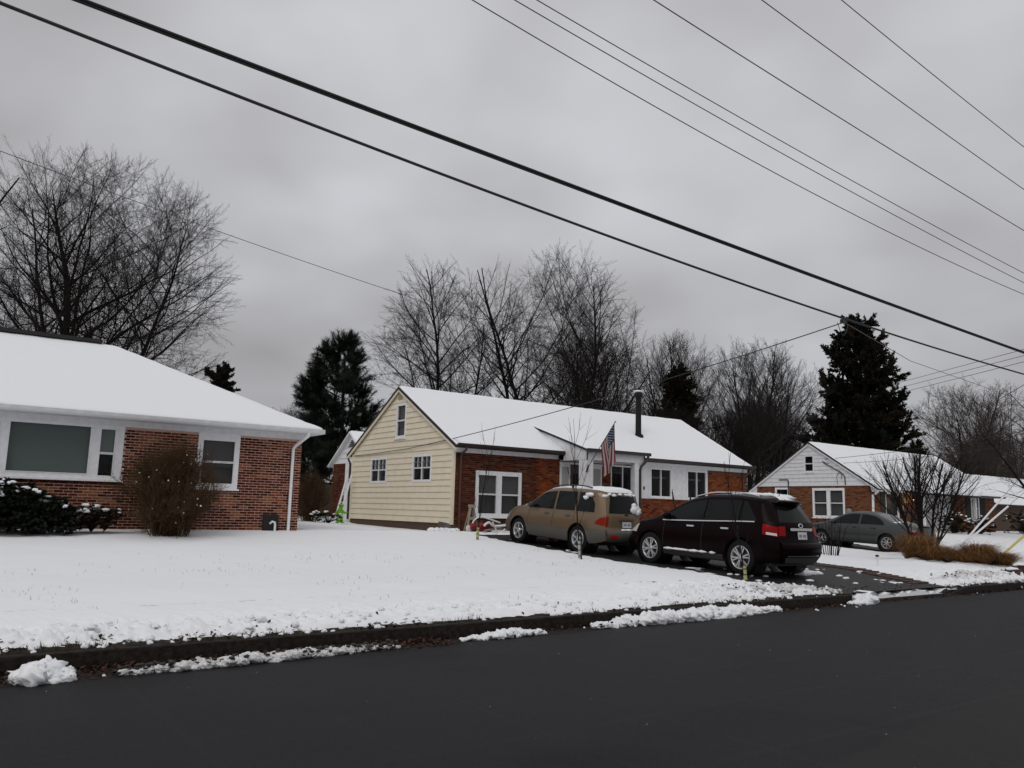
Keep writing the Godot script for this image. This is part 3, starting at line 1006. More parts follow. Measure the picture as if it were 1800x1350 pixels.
	downspout(t, [Vector3(13.95, 3.62, -30.4), Vector3(13.93, 3.45, -30.4), Vector3(13.95, 3.25, -30.25), Vector3(13.95, 1.1, -30.22)], M.gutter, 0.04)
	gutter_run(t, Vector3(x0 - 0.05, 3.56, -30.4), Vector3(x1 + 0.1, 3.56, -30.4), M.gutter)
	# main roof
	var s := 0.563
	var f := func(_x, zz): return 3.62 + s * minf(-22.28 - zz, zz + 30.42)
	var rf := MB.new()
	var xa := 13.86
	var xe := 28.68
	var ry := 3.62 + s * 4.07
	plate(rf, [Vector3(xa, 3.62, -22.28), Vector3(xe, 3.62, -22.28), Vector3(xe, ry, -26.35), Vector3(xa, ry, -26.35)], Vector3(0, -0.09, 0))
	plate(rf, [Vector3(xa, ry, -26.35), Vector3(xe, ry, -26.35), Vector3(xe, 3.62, -30.42), Vector3(xa, 3.62, -30.42)], Vector3(0, -0.09, 0))
	obj("roof", rf, M.shingle, t)
	roof_snow(t, xa + 0.035, xe - 0.03, -22.30, -30.4, f, 0.052)
	var rake := MB.new()
	for g in [[-22.3, -26.35], [-30.4, -26.35]]:
		rake.bar(Vector3(13.90, 3.50, g[0]), Vector3(13.90, ry - 0.12, g[1]), 0.05, 0.09, Vector3.UP)
	obj("rake_board", rake, M.cream, t)
	# porch: a shallow shed roof carried forward from the slope
	var py := func(zz): return 4.74 + (zz + 24.27) * (-0.318)
	var pf := -21.02
	var pr := MB.new()
	plate(pr, [Vector3(18.27, py.call(pf), pf), Vector3(21.13, py.call(pf), pf), Vector3(21.13, 4.74, -24.27), Vector3(18.27, 4.74, -24.27)], Vector3(0, -0.07, 0))
	obj("porch_roof", pr, M.shingle, t)
	roof_snow(t, 18.28, 21.12, pf + 0.03, -24.6, func(_x, zz): return maxf(py.call(zz), f.call(0, zz) if zz < -24.27 else 0.0), 0.05, "porch_snow")
	var side := MB.new()
	for sx in [18.32, 21.08]:
		var o := 1.0 if sx > 20 else -1.0
		var tri := [Vector3(sx, 4.66, -24.2), Vector3(sx, 3.60, -22.32), Vector3(sx, 3.36, -22.32), Vector3(sx, 3.36, -21.1), Vector3(sx, py.call(-21.1) - 0.07, -21.1)]
		if o < 0: plate(side, tri, Vector3(0.06, 0, 0))
		else:
			tri.reverse()
			plate(side, tri, Vector3(-0.06, 0, 0))
	side.span(18.32, 21.08, 3.36, py.call(pf) - 0.08, -21.10, -21.2)
	obj("porch_beam", side, M.white, t)
	slab("porch_ceiling", 18.36, 21.06, 3.37, 3.39, -21.2, -22.58, M.white, t)
	gutter_run(t, Vector3(18.26, 3.62, -21.03), Vector3(21.2, 3.62, -21.03), M.gutter, 0.11)
	slab("porch_post", 18.33, 18.64, 1.05, 3.365, -21.12, -21.27, M.trim, t)
	slab("porch_post", 18.33, 18.43, 1.05, 3.365, -21.28, -21.5, M.trim, t)
	slab("porch_post", 20.56, 20.76, 1.05, 3.365, -21.1, -21.3, M.white, t)
	downspout(t, [Vector3(21.1, 3.64, -20.97), Vector3(21.08, 3.5, -20.98), Vector3(20.86, 3.25, -21.08), Vector3(20.83, 3.12, -21.1), Vector3(20.83, 0.8, -21.1)], M.gutter, 0.05)
	slab("porch_floor", 18.3, 21.1, 0.6, 1.05, -21.05, -22.6, M.parge, t)
	# door and its panels
	slab("door_frame", 18.36, 20.38, 3.27, 3.335, z + 0.03, z - 0.05, M.trim, t)
	for sx in [[18.38, 18.84], [19.86, 20.34]]:
		slab("side_panel", sx[0], sx[1], 1.1, 3.27, z + 0.035, z - 0.02, M.trim, t)
		slab("panel_glass", sx[0] + 0.07, sx[1] - 0.07, 1.9, 3.16, z + 0.042, z + 0.03, mat(0.33, 0.35, 0.32, 0.25), t)
	var dr := slab("door", 18.9, 19.46, 1.06, 3.26, z - 0.05, z - 0.10, mat(0.05, 0.028, 0.02, 0.5), t)
	slab("door_window", 19.05, 19.31, 2.2, 2.95, z - 0.03, z - 0.06, M.car_glass, t)
	var lb := slab("brick_lintel", 18.3, 19.0, 3.34, 3.47, z + 0.045, z, mat(0.10, 0.03, 0.02, 0.8), t)
	slab("door_recess", 19.46, 19.86, 1.06, 3.27, z + 0.01, z - 0.01, M.mortar2, t)
	# stove pipe
	var sp := MB.new()
	var c := Vector3(23.8, 4.6, -24.22)
	sp.lathe(PackedVector2Array([Vector2(0.24, -0.1), Vector2(0.2, 0.16), Vector2(0.12, 0.22), Vector2(0.115, 1.72), Vector2(0.18, 1.74), Vector2(0.18, 1.86), Vector2(0.12, 1.95), Vector2(0.01, 1.97)]), 18, Transform3D(Basis.IDENTITY, c))
	sp.box(c + Vector3(0, 0.05, 0.05), Vector3(0.62, 0.05, 0.66), Basis(Vector3.RIGHT, 0.51))
	var pipe := obj("stove_pipe", sp, mat(0.005, 0.004, 0.004, 0.9), t)
	var ps := MB.new()
	ps.blob(c + Vector3(0, 1.96, 0), Vector3(0.2, 0.055, 0.2), nf, 0.2, 2.0)
	obj("snow_cap", ps, M.snow, pipe)
	# rear wing seen past the left corner
	var w := MB.new()
	w.span(14.65, 20, 0.6, 3.45, -30.35, -33.4)
	obj("wing_wall", w, M.mortar2, t)
	var wl := []
	lay_bricks(wl, Vector3(14.65, 0, -33.4), Vector3.BACK, west, 3.05, 0.8, 3.38, [], tone2)
	var xf := []
	var cols := PackedColorArray()
	for q in wl:
		xf.append(q[0]); cols.append(q[1])
	many("wing_brickwork", box_mesh, xf, M.brick, t, cols)
	gable_boards(t, 14.65, -30.1, -33.55, 3.36, -31.6, 4.62, 0.68, 0.22, M.white, "wing_board")
	var wr := MB.new()
	plate(wr, [Vector3(14.45, 3.42, -29.9), Vector3(20, 3.42, -29.9), Vector3(20, 4.66, -31.6), Vector3(14.45, 4.66, -31.6)], Vector3(0, -0.07, 0))
	plate(wr, [Vector3(14.45, 4.66, -31.6), Vector3(20, 4.66, -31.6), Vector3(20, 3.30, -33.6), Vector3(14.45, 3.30, -33.6)], Vector3(0, -0.07, 0))
	obj("wing_roof", wr, M.white, t)
	roof_snow(t, 14.48, 20, -29.95, -33.58, func(_x, zz): return minf(4.66 + (zz + 31.6) * 0.68, 4.66 - (zz + 31.6) * 0.73), 0.06, "wing_snow")
	var tv := MB.new()
	for i in 4: tv.box(Vector3(14.6, 4.06 + i * 0.07, -31.6), Vector3(0.03, 0.05, 0.62 - i * 0.16), Basis(Vector3.BACK, 0.5))
	obj("triangle_vent", tv, M.gutter, t)
	slab("white_door", 14.3, 14.42, 1.0, 3.35, -31.0, -31.45, M.white, t)

func house_right() -> void:
	rng.seed = 33
	var x0 := 38.5
	var x1 := 51.3
	var z := -22.9
	var zb := -29.75
	var t := thing("gabled_house", "far right brick house with a white clapboard gable behind the grey sedan", "house")
	var mb := MB.new()
	var west := Vector3(-1, 0, 0)
	var gh := [Rect2(29.75 - 28.55, 2.42, 0.9, 0.78), Rect2(29.75 - 26.22, 1.64, 1.86, 1.52)]
	wall_panel(mb, Vector3(x0, 0, zb), Vector3.BACK, west, 6.85, 0.3, 3.3, gh)
	var fh := [Rect2(1.0, 0.6, 1.4, 2.4), Rect2(4.9, 1.7, 1.9, 1.35), Rect2(9.8, 1.7, 0.95, 1.35)]
	wall_panel(mb, Vector3(x0 + 0.2, 0, z), Vector3.RIGHT, Vector3.BACK, x1 - x0 - 0.2, 0.3, 3.3, fh)
	mb.span(x1 - 0.2, x1, 0.3, 3.3, z - 0.2, zb)
	mb.span(x0 + 0.2, x1 - 0.2, 0.3, 3.3, zb, zb + 0.2)
	gable_wall(mb, x0 + 0.003, z, zb, 3.3, -26.33, 5.5, 0.645, [Rect2(-26.65, 4.03, 0.54, 0.84)])
	plate(mb, [Vector3(x1, 3.3, z), Vector3(x1, 3.3, zb), Vector3(x1, 5.5, -26.33)], Vector3(-0.2, 0, 0))
	obj("wall", mb, M.mortar3, t)
	var list := []
	lay_bricks(list, Vector3(x0, 0, zb), Vector3.BACK, west, 6.85, 0.45, 3.3, gh, tone3)
	lay_bricks(list, Vector3(x0, 0, z), Vector3.RIGHT, Vector3.BACK, x1 - x0, 0.45, 3.2, [Rect2(1.2, 0.6, 1.4, 2.4), Rect2(2.8, 0.3, 4.8, 2.9), Rect2(10.0, 1.7, 0.95, 1.35)], tone3)
	var xf := []
	var cols := PackedColorArray()
	for q in list:
		xf.append(q[0]); cols.append(q[1])
	many("brickwork", box_mesh, xf, M.brick, t, cols)
	gable_boards(t, x0 - 0.01, z + 0.05, zb - 0.05, 3.3, -26.33, 5.56, 0.645, 0.2, M.white, "siding_board", true, [Rect2(-26.68, 4.0, 0.6, 0.9)])
	slab("band_board", x0 - 0.06, x0, 3.27, 3.33, z + 0.06, zb - 0.06, M.white, t)
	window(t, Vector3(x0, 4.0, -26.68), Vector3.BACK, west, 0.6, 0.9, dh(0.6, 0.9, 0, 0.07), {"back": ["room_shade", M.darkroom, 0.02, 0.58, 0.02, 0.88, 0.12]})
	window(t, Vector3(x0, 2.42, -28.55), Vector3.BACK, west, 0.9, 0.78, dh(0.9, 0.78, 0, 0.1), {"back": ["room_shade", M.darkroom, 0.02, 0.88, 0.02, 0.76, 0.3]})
	window(t, Vector3(x0, 1.64, -26.22), Vector3.BACK, west, 1.86, 1.52, dh(0.93, 1.5, 0.0, 0.11) + dh(0.93, 1.5, 0.93, 0.11), {"back": ["shade", M.shade, 0.06, 1.8, 0.05, 1.45, 0.07]})
	# front
	slab("porch_wall", x0 + 2.8, x0 + 7.6, 0.3, 3.2, z + 0.02, z - 0.05, M.white, t)
	slab("shutter", x0 + 0.75, x0 + 1.15, 0.5, 3.1, z + 0.04, z, mat(0.02, 0.026, 0.014, 0.6), t)
	slab("door", x0 + 1.2, x0 + 2.35, 0.5, 2.95, z - 0.06, z - 0.12, mat(0.014, 0.014, 0.012, 0.4), t)
	var sd := MB.new()
	for q in [[1.2, 1.25, 0.5, 2.95], [2.3, 2.42, 0.5, 2.98], [1.2, 2.3, 1.78, 1.83], [1.2, 2.3, 2.9, 2.98]]:
		sd.span(x0 + q[0], x0 + q[1], q[2], q[3], z + 0.03, z - 0.02)
	obj("storm_door_frame", sd, M.trim, t)
	slab("porch_panel", x0 + 2.85, x0 + 4.7, 0.5, 3.15, z + 0.04, z + 0.02, mat(0.085, 0.035, 0.02, 0.6), t)
	window(t, Vector3(x0 + 4.8, 1.65, z + 0.03), Vector3.RIGHT, Vector3.BACK, 2.0, 1.4, [[0.08, 1.92, 0.08, 1.32]], {"back": ["shade", M.shade, 0.05, 1.95, 0.05, 1.35, 0.0]})
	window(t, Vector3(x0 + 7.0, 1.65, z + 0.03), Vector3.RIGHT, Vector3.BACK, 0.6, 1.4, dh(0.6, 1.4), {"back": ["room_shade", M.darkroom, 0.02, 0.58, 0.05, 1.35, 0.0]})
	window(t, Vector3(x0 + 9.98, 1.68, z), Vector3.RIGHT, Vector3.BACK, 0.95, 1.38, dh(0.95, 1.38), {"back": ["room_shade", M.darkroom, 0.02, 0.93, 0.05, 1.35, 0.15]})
	for q in [[9.35, 9.9], [11.0, 11.6]]: slab("shutter", x0 + q[0], x0 + q[1], 1.6, 3.1, z + 0.04, z, M.darkroom, t)
	for q in [2.45, 7.75]: slab("porch_post", x0 + q, x0 + q + 0.14, 0.5, 3.05, -21.6, -21.74, M.trim, t)
	# roof, carried lower and further over the porch
	var f := func(x, zz):
		var front := -22.4 if x < x0 + 0.95 or x > x0 + 8.0 else -21.4
		return 3.1 + 0.645 * minf(-22.45 - zz, zz + 30.2) if zz < -22.45 else 3.1 + 0.12 * (-22.45 - zz)
	var ry := 3.1 + 0.645 * 3.87
	var rf := MB.new()
	var xa := x0 - 0.14
	var xe := x1 + 0.2
	plate(rf, [Vector3(xa, 3.1, -22.45), Vector3(xe, 3.1, -22.45), Vector3(xe, ry, -26.33), Vector3(xa, ry, -26.33)], Vector3(0, -0.08, 0))
	plate(rf, [Vector3(xa, ry, -26.33), Vector3(xe, ry, -26.33), Vector3(xe, 3.1, -30.2), Vector3(xa, 3.1, -30.2)], Vector3(0, -0.08, 0))
	plate(rf, [Vector3(x0 + 2.3, 2.98, -21.4), Vector3(x0 + 8.0, 2.98, -21.4), Vector3(x0 + 8.0, 3.1, -22.45), Vector3(x0 + 2.3, 3.1, -22.45)], Vector3(0, -0.1, 0))
	obj("roof", rf, M.shingle, t)
	roof_snow(t, xa + 0.04, xe - 0.03, -22.42, -30.18, func(_x, zz): return 3.1 + 0.645 * minf(-22.45 - zz, zz + 30.2), 0.045)
	roof_snow(t, x0 + 2.32, x0 + 7.98, -21.4, -22.6, f, 0.05, "porch_snow")
	var so := MB.new()
	so.span(x0 + 0.05, xe, 3.0, 3.03, -22.45, z)
	so.span(x0 + 0.05, xe, 2.98, 3.1, -22.44, -22.46)
	obj("soffit", so, M.white, t)
	gutter_run(t, Vector3(x0 + 7.9, 2.99, -22.44), Vector3(xe, 2.99, -22.44), M.gutter, 0.09)
	var ret := MB.new()
	plate(ret, [Vector3(x0 - 0.05, 2.95, z), Vector3(x0 - 0.05, 2.98, -22.45), Vector3(x0 - 0.05, 3.1, -22.45), Vector3(x0 - 0.05, 3.36, z)], Vector3(0.12, 0, 0))
	plate(ret, [Vector3(x0 - 0.05, 2.8, zb - 0.62), Vector3(x0 - 0.05, 2.95, zb), Vector3(x0 - 0.05, 3.38, zb), Vector3(x0 - 0.05, 3.1, zb - 0.5)], Vector3(0.12, 0, 0))
	obj("eave_return", ret, M.white, t)
	var rake := MB.new()
	rake.bar(Vector3(x0 - 0.1, 3.0, -22.45), Vector3(x0 - 0.1, ry - 0.1, -26.33), 0.05, 0.1)
	rake.bar(Vector3(x0 - 0.1, 3.0, -30.2), Vector3(x0 - 0.1, ry - 0.1, -26.33), 0.05, 0.1)
	obj("rake_board", rake, M.trim, t)
	downspout(t, [Vector3(x0 - 0.06, 3.05, -22.5), Vector3(x0 - 0.06, 2.9, -22.6), Vector3(x0 - 0.06, 2.8, -22.8), Vector3(x0 - 0.06, 0.6, -22.85)], M.trim, 0.06)
	downspout(t, [Vector3(x0 - 0.06, 3.0, -30.2), Vector3(x0 - 0.06, 2.7, -29.9), Vector3(x0 - 0.06, 2.5, -29.6), Vector3(x0 - 0.06, 0.6, -29.6)], M.trim, 0.05)
	# wires, conduit and meter on the gable
	var cw := MB.new()
	var q := x0 - 0.06
	cw.tube(PackedVector3Array([Vector3(q, 4.55, -25.55), Vector3(q, 4.4, -25.35), Vector3(q, 3.95, -24.5), Vector3(q, 3.75, -24.3), Vector3(q, 3.3, -24.27)]), PackedFloat32Array([0.025, 0.025, 0.025, 0.025, 0.025]), 6, true)
	cw.tube(PackedVector3Array([Vector3(q, 3.62, -28.25), Vector3(q, 3.62, -27.7), Vector3(q, 3.55, -27.66), Vector3(q, 2.5, -27.66)]), PackedFloat32Array([0.03, 0.03, 0.03, 0.03]), 6, true)
	cw.tube(PackedVector3Array([Vector3(q, 3.35, -24.72), Vector3(q, 3.75, -24.75), Vector3(q, 3.95, -24.62), Vector3(q, 3.85, -24.45), Vector3(q, 3.6, -24.5)]), PackedFloat32Array([0.012, 0.012, 0.012, 0.012, 0.012]), 5)
	obj("conduit", cw, M.cable, t)
	var met := MB.new()
	met.lathe(PackedVector2Array([Vector2(0.16, 0), Vector2(0.16, 0.1), Vector2(0.12, 0.14), Vector2(0.0, 0.15)]), 14, Transform3D(Basis(Vector3.BACK, PI / 2), Vector3(x0, 1.98, -24.12)))
	obj("electric_meter", met, mat(0.2, 0.2, 0.19, 0.3), t)
	slab("meter_box", x0 - 0.18, x0, 1.7, 1.95, -23.95, -23.6, mat(0.35, 0.35, 0.34, 0.6), t)
	# porch lamp, lit
	var glow := mat(0.9, 0.7, 0.4, 0.4)
	glow.emission_enabled = true
	glow.emission = Color(1.0, 0.75, 0.42)
	glow.emission_energy_multiplier = 3.0
	var lm := MB.new()
	lm.blob(Vector3(x0 + 3.55, 2.62, z + 0.14), Vector3(0.05, 0.07, 0.05), nf, 0.0)
	obj("porch_lamp", lm, glow, t)
	var li := OmniLight3D.new()
	li.name = "porch_lamp_light"
	li.light_energy = 0.25
	li.light_color = Color(1.0, 0.75, 0.42)
	li.light_size = 0.05
	li.omni_range = 6.0
	li.omni_attenuation = 2.0
	li.shadow_enabled = true
	li.position = Vector3(x0 + 3.55, 2.62, z + 0.24)
	t.add_child(li)

func simple_house(called: String, label: String, x0: float, x1: float, zf: float, zb: float, base: float, eave: float, slope: float, wall: Material) -> Node3D:
	var t := thing(called, label, "house")
	var mb := MB.new()
	mb.span(x0, x1, base - 0.5, eave, zf, zb)
	obj("wall", mb, wall, t)
	var ry := eave + slope * ((zf - zb) * 0.5 + 0.4)
	var rz := (zf + zb) * 0.5
	var rf := MB.new()
	plate(rf, [Vector3(x0 - 0.2, eave, zf + 0.4), Vector3(x1 + 0.2, eave, zf + 0.4), Vector3(x1 + 0.2, ry, rz), Vector3(x0 - 0.2, ry, rz)], Vector3(0, -0.12, 0))
	plate(rf, [Vector3(x0 - 0.2, ry, rz), Vector3(x1 + 0.2, ry, rz), Vector3(x1 + 0.2, eave, zb - 0.4), Vector3(x0 - 0.2, eave, zb - 0.4)], Vector3(0, -0.12, 0))
	for x in [x0 + 0.02, x1 - 0.02]: 
		var p := [Vector3(x, eave, zb), Vector3(x, eave, zf), Vector3(x, ry - 0.2, rz)]
		if x > x0 + 1: p.reverse()
		plate(rf, p, Vector3(0.1 if x < x0 + 1 else -0.1, 0, 0))
	obj("roof", rf, M.shingle, t)
	roof_snow(t, x0 - 0.17, x1 + 0.17, zf + 0.42, zb - 0.38, func(_x, zz): return eave + slope * minf(zf + 0.4 - zz, zz - zb + 0.4), 0.07)
	return t

# ---------------------------------------------------------------- cars
# u runs from the rear bumper (0) to the nose (L); y up; x to the car's right. The car looks along -z.
class Car:
	var L: float
	var W: float            # half width
	var topl: Array
	var beltl: Array
	var roofw: Array        # half width of the roof
	var rear: Array         # how far in the tail lies at height y
	var nose: Array
	var arch_r: float
	var wu: Array           # wheel centres
	var sill := 0.28
	var wheel_r: float

	func lin(a: Array, x: float) -> float:
		if x <= a[0][0]: return a[0][1]
		for i in range(1, a.size()):
			if x <= a[i][0]: return lerpf(a[i - 1][1], a[i][1], (x - a[i - 1][0]) / (a[i][0] - a[i - 1][0]))
		return a[-1][1]
	func soft(a: Array, x: float) -> float:
		return (lin(a, x - 0.10) + lin(a, x - 0.05) + lin(a, x) * 2.0 + lin(a, x + 0.05) + lin(a, x + 0.10)) / 6.0
	func top(s: float) -> float: return soft(topl, s)
	func belt(s: float) -> float: return minf(soft(beltl, s), top(s) - 0.02)
	func bottom(s: float) -> float:
		var b := sill + 0.10 * pow(clampf(1.0 - s / 0.5, 0, 1), 2) + 0.0
		for w in wu:
			var d: float = absf(s - w)
			if d < arch_r: b = maxf(b, wheel_r + sqrt(arch_r * arch_r - d * d))
		return b
	func hw(s: float, y: float) -> float:
		var bt := belt(s)
		var tp := top(s)
		var wr := soft(roofw, s)
		var x: float
		if y <= bt:
			var t := clampf((y - 0.25) / (bt - 0.25), 0, 1)
			x = W * (0.925 + 0.075 * sin(PI * pow(t, 0.8)) - 0.02 * smoothstep(0.8, 1.0, t))
		else:
			var t := clampf((y - bt) / maxf(tp - bt, 0.015), 0, 1)
			x = lerpf(W * 0.905, wr, pow(t, 1.12))
			if t > 0.86: x -= 0.07 * pow((t - 0.86) / 0.14, 2)
		var c := clampf(1.0 - s / 0.6, 0, 1)
		var e := clampf(1.0 - (L - s) / 0.8, 0, 1)
		return x * (1.0 - 0.27 * c * c) * (1.0 - 0.26 * pow(e, 2.4))
	func uu(s: float, y: float) -> float:
		return s + lin(rear, y) * pow(clampf(1.0 - s / 1.0, 0, 1), 1.5) - lin(nose, y) * pow(clampf(1.0 - (L - s) / 0.9, 0, 1), 1.5)
	func side(s: float, y: float, sg: float, off := 0.0) -> Vector3:
		return Vector3(sg * (hw(s, y) + off), y, L * 0.5 - uu(s, y))
	func over(s: float, f: float, off := 0.0) -> Vector3:    # top surface, f from -1 to 1 across
		var y := top(s)
		return Vector3(f * hw(s, y), y + 0.045 * (1.0 - f * f) + off, L * 0.5 - uu(s, y))
	func tail(f: float, y: float, off := 0.0) -> Vector3:    # rear surface
		return Vector3(f * hw(0.0, y), y, L * 0.5 - lin(rear, y) + 0.10 * (1.0 - f * f) + off)
	func front(f: float, y: float, off := 0.0) -> Vector3:
		return Vector3(f * hw(L, y), y, -L * 0.5 + lin(nose, y) - 0.16 * (1.0 - f * f) - off)

	func stations() -> Array:
		var r := []
		var n := int(L / 0.055)
		for i in n + 1: r.append(L * i / n)
		return r

	func shell() -> MB:
		var mb := MB.new()
		var st := stations()
		var fr := [0.0, 0.12, 0.3, 0.5, 0.7, 0.85, 0.95, 1.0]
		var gr := [0.02, 0.25, 0.5, 0.75, 0.88, 0.94, 1.0]
		var rows := fr.size() + gr.size()
		for sg in [-1.0, 1.0]:
			mb.grid(rows, st.size(), func(i, j):
				var s: float = st[j]
				var b := bottom(s)
				var bt := belt(s)
				var y: float = lerpf(b, bt, fr[i]) if i < fr.size() else lerpf(bt, top(s), gr[i - fr.size()])
				return side(s, y, sg), sg < 0)
		mb.grid(11, st.size(), func(i, j): return over(st[j], -1.0 + i * 0.2), false)
		var ys := []
		for i in 25: ys.append(lerpf(bottom(0), top(0), i / 24.0))
		mb.grid(25, 13, func(i, j): return tail(-1.0 + j / 6.0, ys[i]), true)
		var yf := []
		for i in 13: yf.append(lerpf(bottom(L), top(L), i / 12.0))
		mb.grid(13, 13, func(i, j): return front(-1.0 + j / 6.0, yf[i]), false)
		return mb

	# a panel lying on the side: edges given as functions of s
	func on_side(mb: MB, s0: float, s1: float, yb: Callable, yt: Callable, sg: float, off: float, k := 14, rows := 6) -> void:
		mb.grid(rows, k + 1, func(i, j):
			var s := lerpf(s0, s1, float(j) / k)
			return side(s, lerpf(yb.call(s), yt.call(s), i / (rows - 1.0)), sg, off), sg < 0)
	func on_tail(mb: MB, f0: float, f1: float, y0: float, y1: float, off: float, narrow := 0.0) -> void:
		mb.grid(6, 9, func(i, j):
			var q: float = i / 5.0
			var m := (f0 + f1) * 0.5
			var f := lerpf(f0, f1, j / 8.0)
			return tail(m + (f - m) * (1.0 - narrow * q), lerpf(y0, y1, q), off), true)
	func on_top(mb: MB, s0: float, s1: float, f0: float, f1: float, off: float, k := 10) -> void:
		mb.grid(9, k + 1, func(i, j): return over(lerpf(s0, s1, float(j) / k), lerpf(f0, f1, i / 8.0), off), false)

func wheel(car: Node3D, c: Car, at_u: float, sg: float, spokes: int, rim_r: float, twin: bool) -> void:
	var w := MB.new()
	var r := c.wheel_r
	var half := 0.112
	var xf := Transform3D(Basis(Vector3.FORWARD, PI / 2), Vector3(sg * (c.W - 0.02 - half), r, c.L * 0.5 - at_u))
	w.lathe(PackedVector2Array([Vector2(rim_r, -half * 0.9), Vector2(r * 0.9, -half), Vector2(r * 0.985, -half * 0.75), Vector2(r, -half * 0.4), Vector2(r, half * 0.4), Vector2(r * 0.985, half * 0.75), Vector2(r * 0.9, half), Vector2(rim_r, half * 0.9)]), 30, xf)
	var hub := Node3D.new()
	var tyre := obj("wheel", w, M.rubber, car)
	var rm := MB.new()
	var xo := sg * (c.W - 0.03)
	var ctr := Vector3(xo, r, c.L * 0.5 - at_u)
	# rim ring
	var ax := Basis(Vector3.FORWARD, PI / 2 * sg)
	rm.lathe(PackedVector2Array([Vector2(rim_r * 0.86, -0.05), Vector2(rim_r * 0.93, 0.0), Vector2(rim_r, 0.012), Vector2(rim_r * 1.03, 0.0)]), 30, Transform3D(ax, ctr))
	rm.lathe(PackedVector2Array([Vector2(0.075, -0.05), Vector2(0.07, -0.005), Vector2(0.03, 0.005), Vector2(0.001, 0.006)]), 12, Transform3D(ax, ctr))
	for k in spokes:
		var a := TAU * k / spokes + 0.2
		for tw in ([-0.16, 0.16] if twin else [0.0]):
			var d0 := Vector3(0, sin(a + tw * 0.6), cos(a + tw * 0.6))
			var d1 := Vector3(0, sin(a + tw), cos(a + tw))
			var p0 := ctr + d0 * 0.05 + Vector3(-sg * 0.012, 0, 0)
			var p1 := ctr + d1 * rim_r * 0.93 + Vector3(-sg * 0.005, 0, 0)
			rm.bar(p0, p1, 0.03, 0.03 if twin else 0.055, Vector3.RIGHT)
	obj("rim", rm, M.alloy, tyre)
	var dk := MB.new()
	dk.lathe(PackedVector2Array([Vector2(rim_r * 0.98, -0.055), Vector2(0.001, -0.06)]), 24, Transform3D(ax, ctr))
	obj("brake_disc", dk, M.plastic, tyre)
	hub.free()

func car_base(label: String, category: String, at: Vector3, pitch: float, c: Car, paint: Material, called: String) -> Node3D:
	var t := thing(called, label, category, at)
	t.rotation.x = pitch
	obj("body", c.shell(), paint, t)
	var ub := MB.new()
	ub.span(-c.W * 0.8, c.W * 0.8, 0.24, 0.75, c.L * 0.5 - 0.35, -c.L * 0.5 + 0.6)
	for w in c.wu:      # dark wells
		for sg in [-1.0, 1.0]:
			ub.lathe(PackedVector2Array([Vector2(c.arch_r + 0.01, -0.2), Vector2(c.arch_r + 0.008, 0.19)]), 20, Transform3D(Basis(Vector3.FORWARD, PI / 2), Vector3(sg * (c.W - 0.23), c.wheel_r, c.L * 0.5 - w)))
	obj("underbody", ub, M.black, t)
	return t

func seam(mb: MB, c: Car, s: float, y0: float, y1: float, sg: float) -> void:
	mb.grid(8, 2, func(i, j): return c.side(s + (j - 0.5) * 0.014, lerpf(y0, y1, i / 7.0), sg, 0.0022), sg < 0)

func number_plate(t: Node3D, c: Car, f: float, y: float, m: Material) -> void:
	var p := c.tail(f, y, 0.012)
	var tilt := Basis(Vector3.RIGHT, -0.12)
	var pb := MB.new()
	pb.box(p, Vector3(0.31, 0.155, 0.008), tilt)
	var plate_ := obj("number_plate", pb, m, t)
	var ch := MB.new()
	for i in 7:
		if i == 3: continue
		ch.box(p + tilt * Vector3(-0.105 + i * 0.035, -0.005, 0.0055), Vector3(0.022, 0.06, 0.002), tilt)
		ch.box(p + tilt * Vector3(-0.105 + i * 0.035, 0.002 + 0.01 * (i % 2), 0.0068), Vector3(0.010, 0.022, 0.002), tilt)
	obj("plate_characters", ch, mat(0.12, 0.13, 0.2, 0.5), plate_)

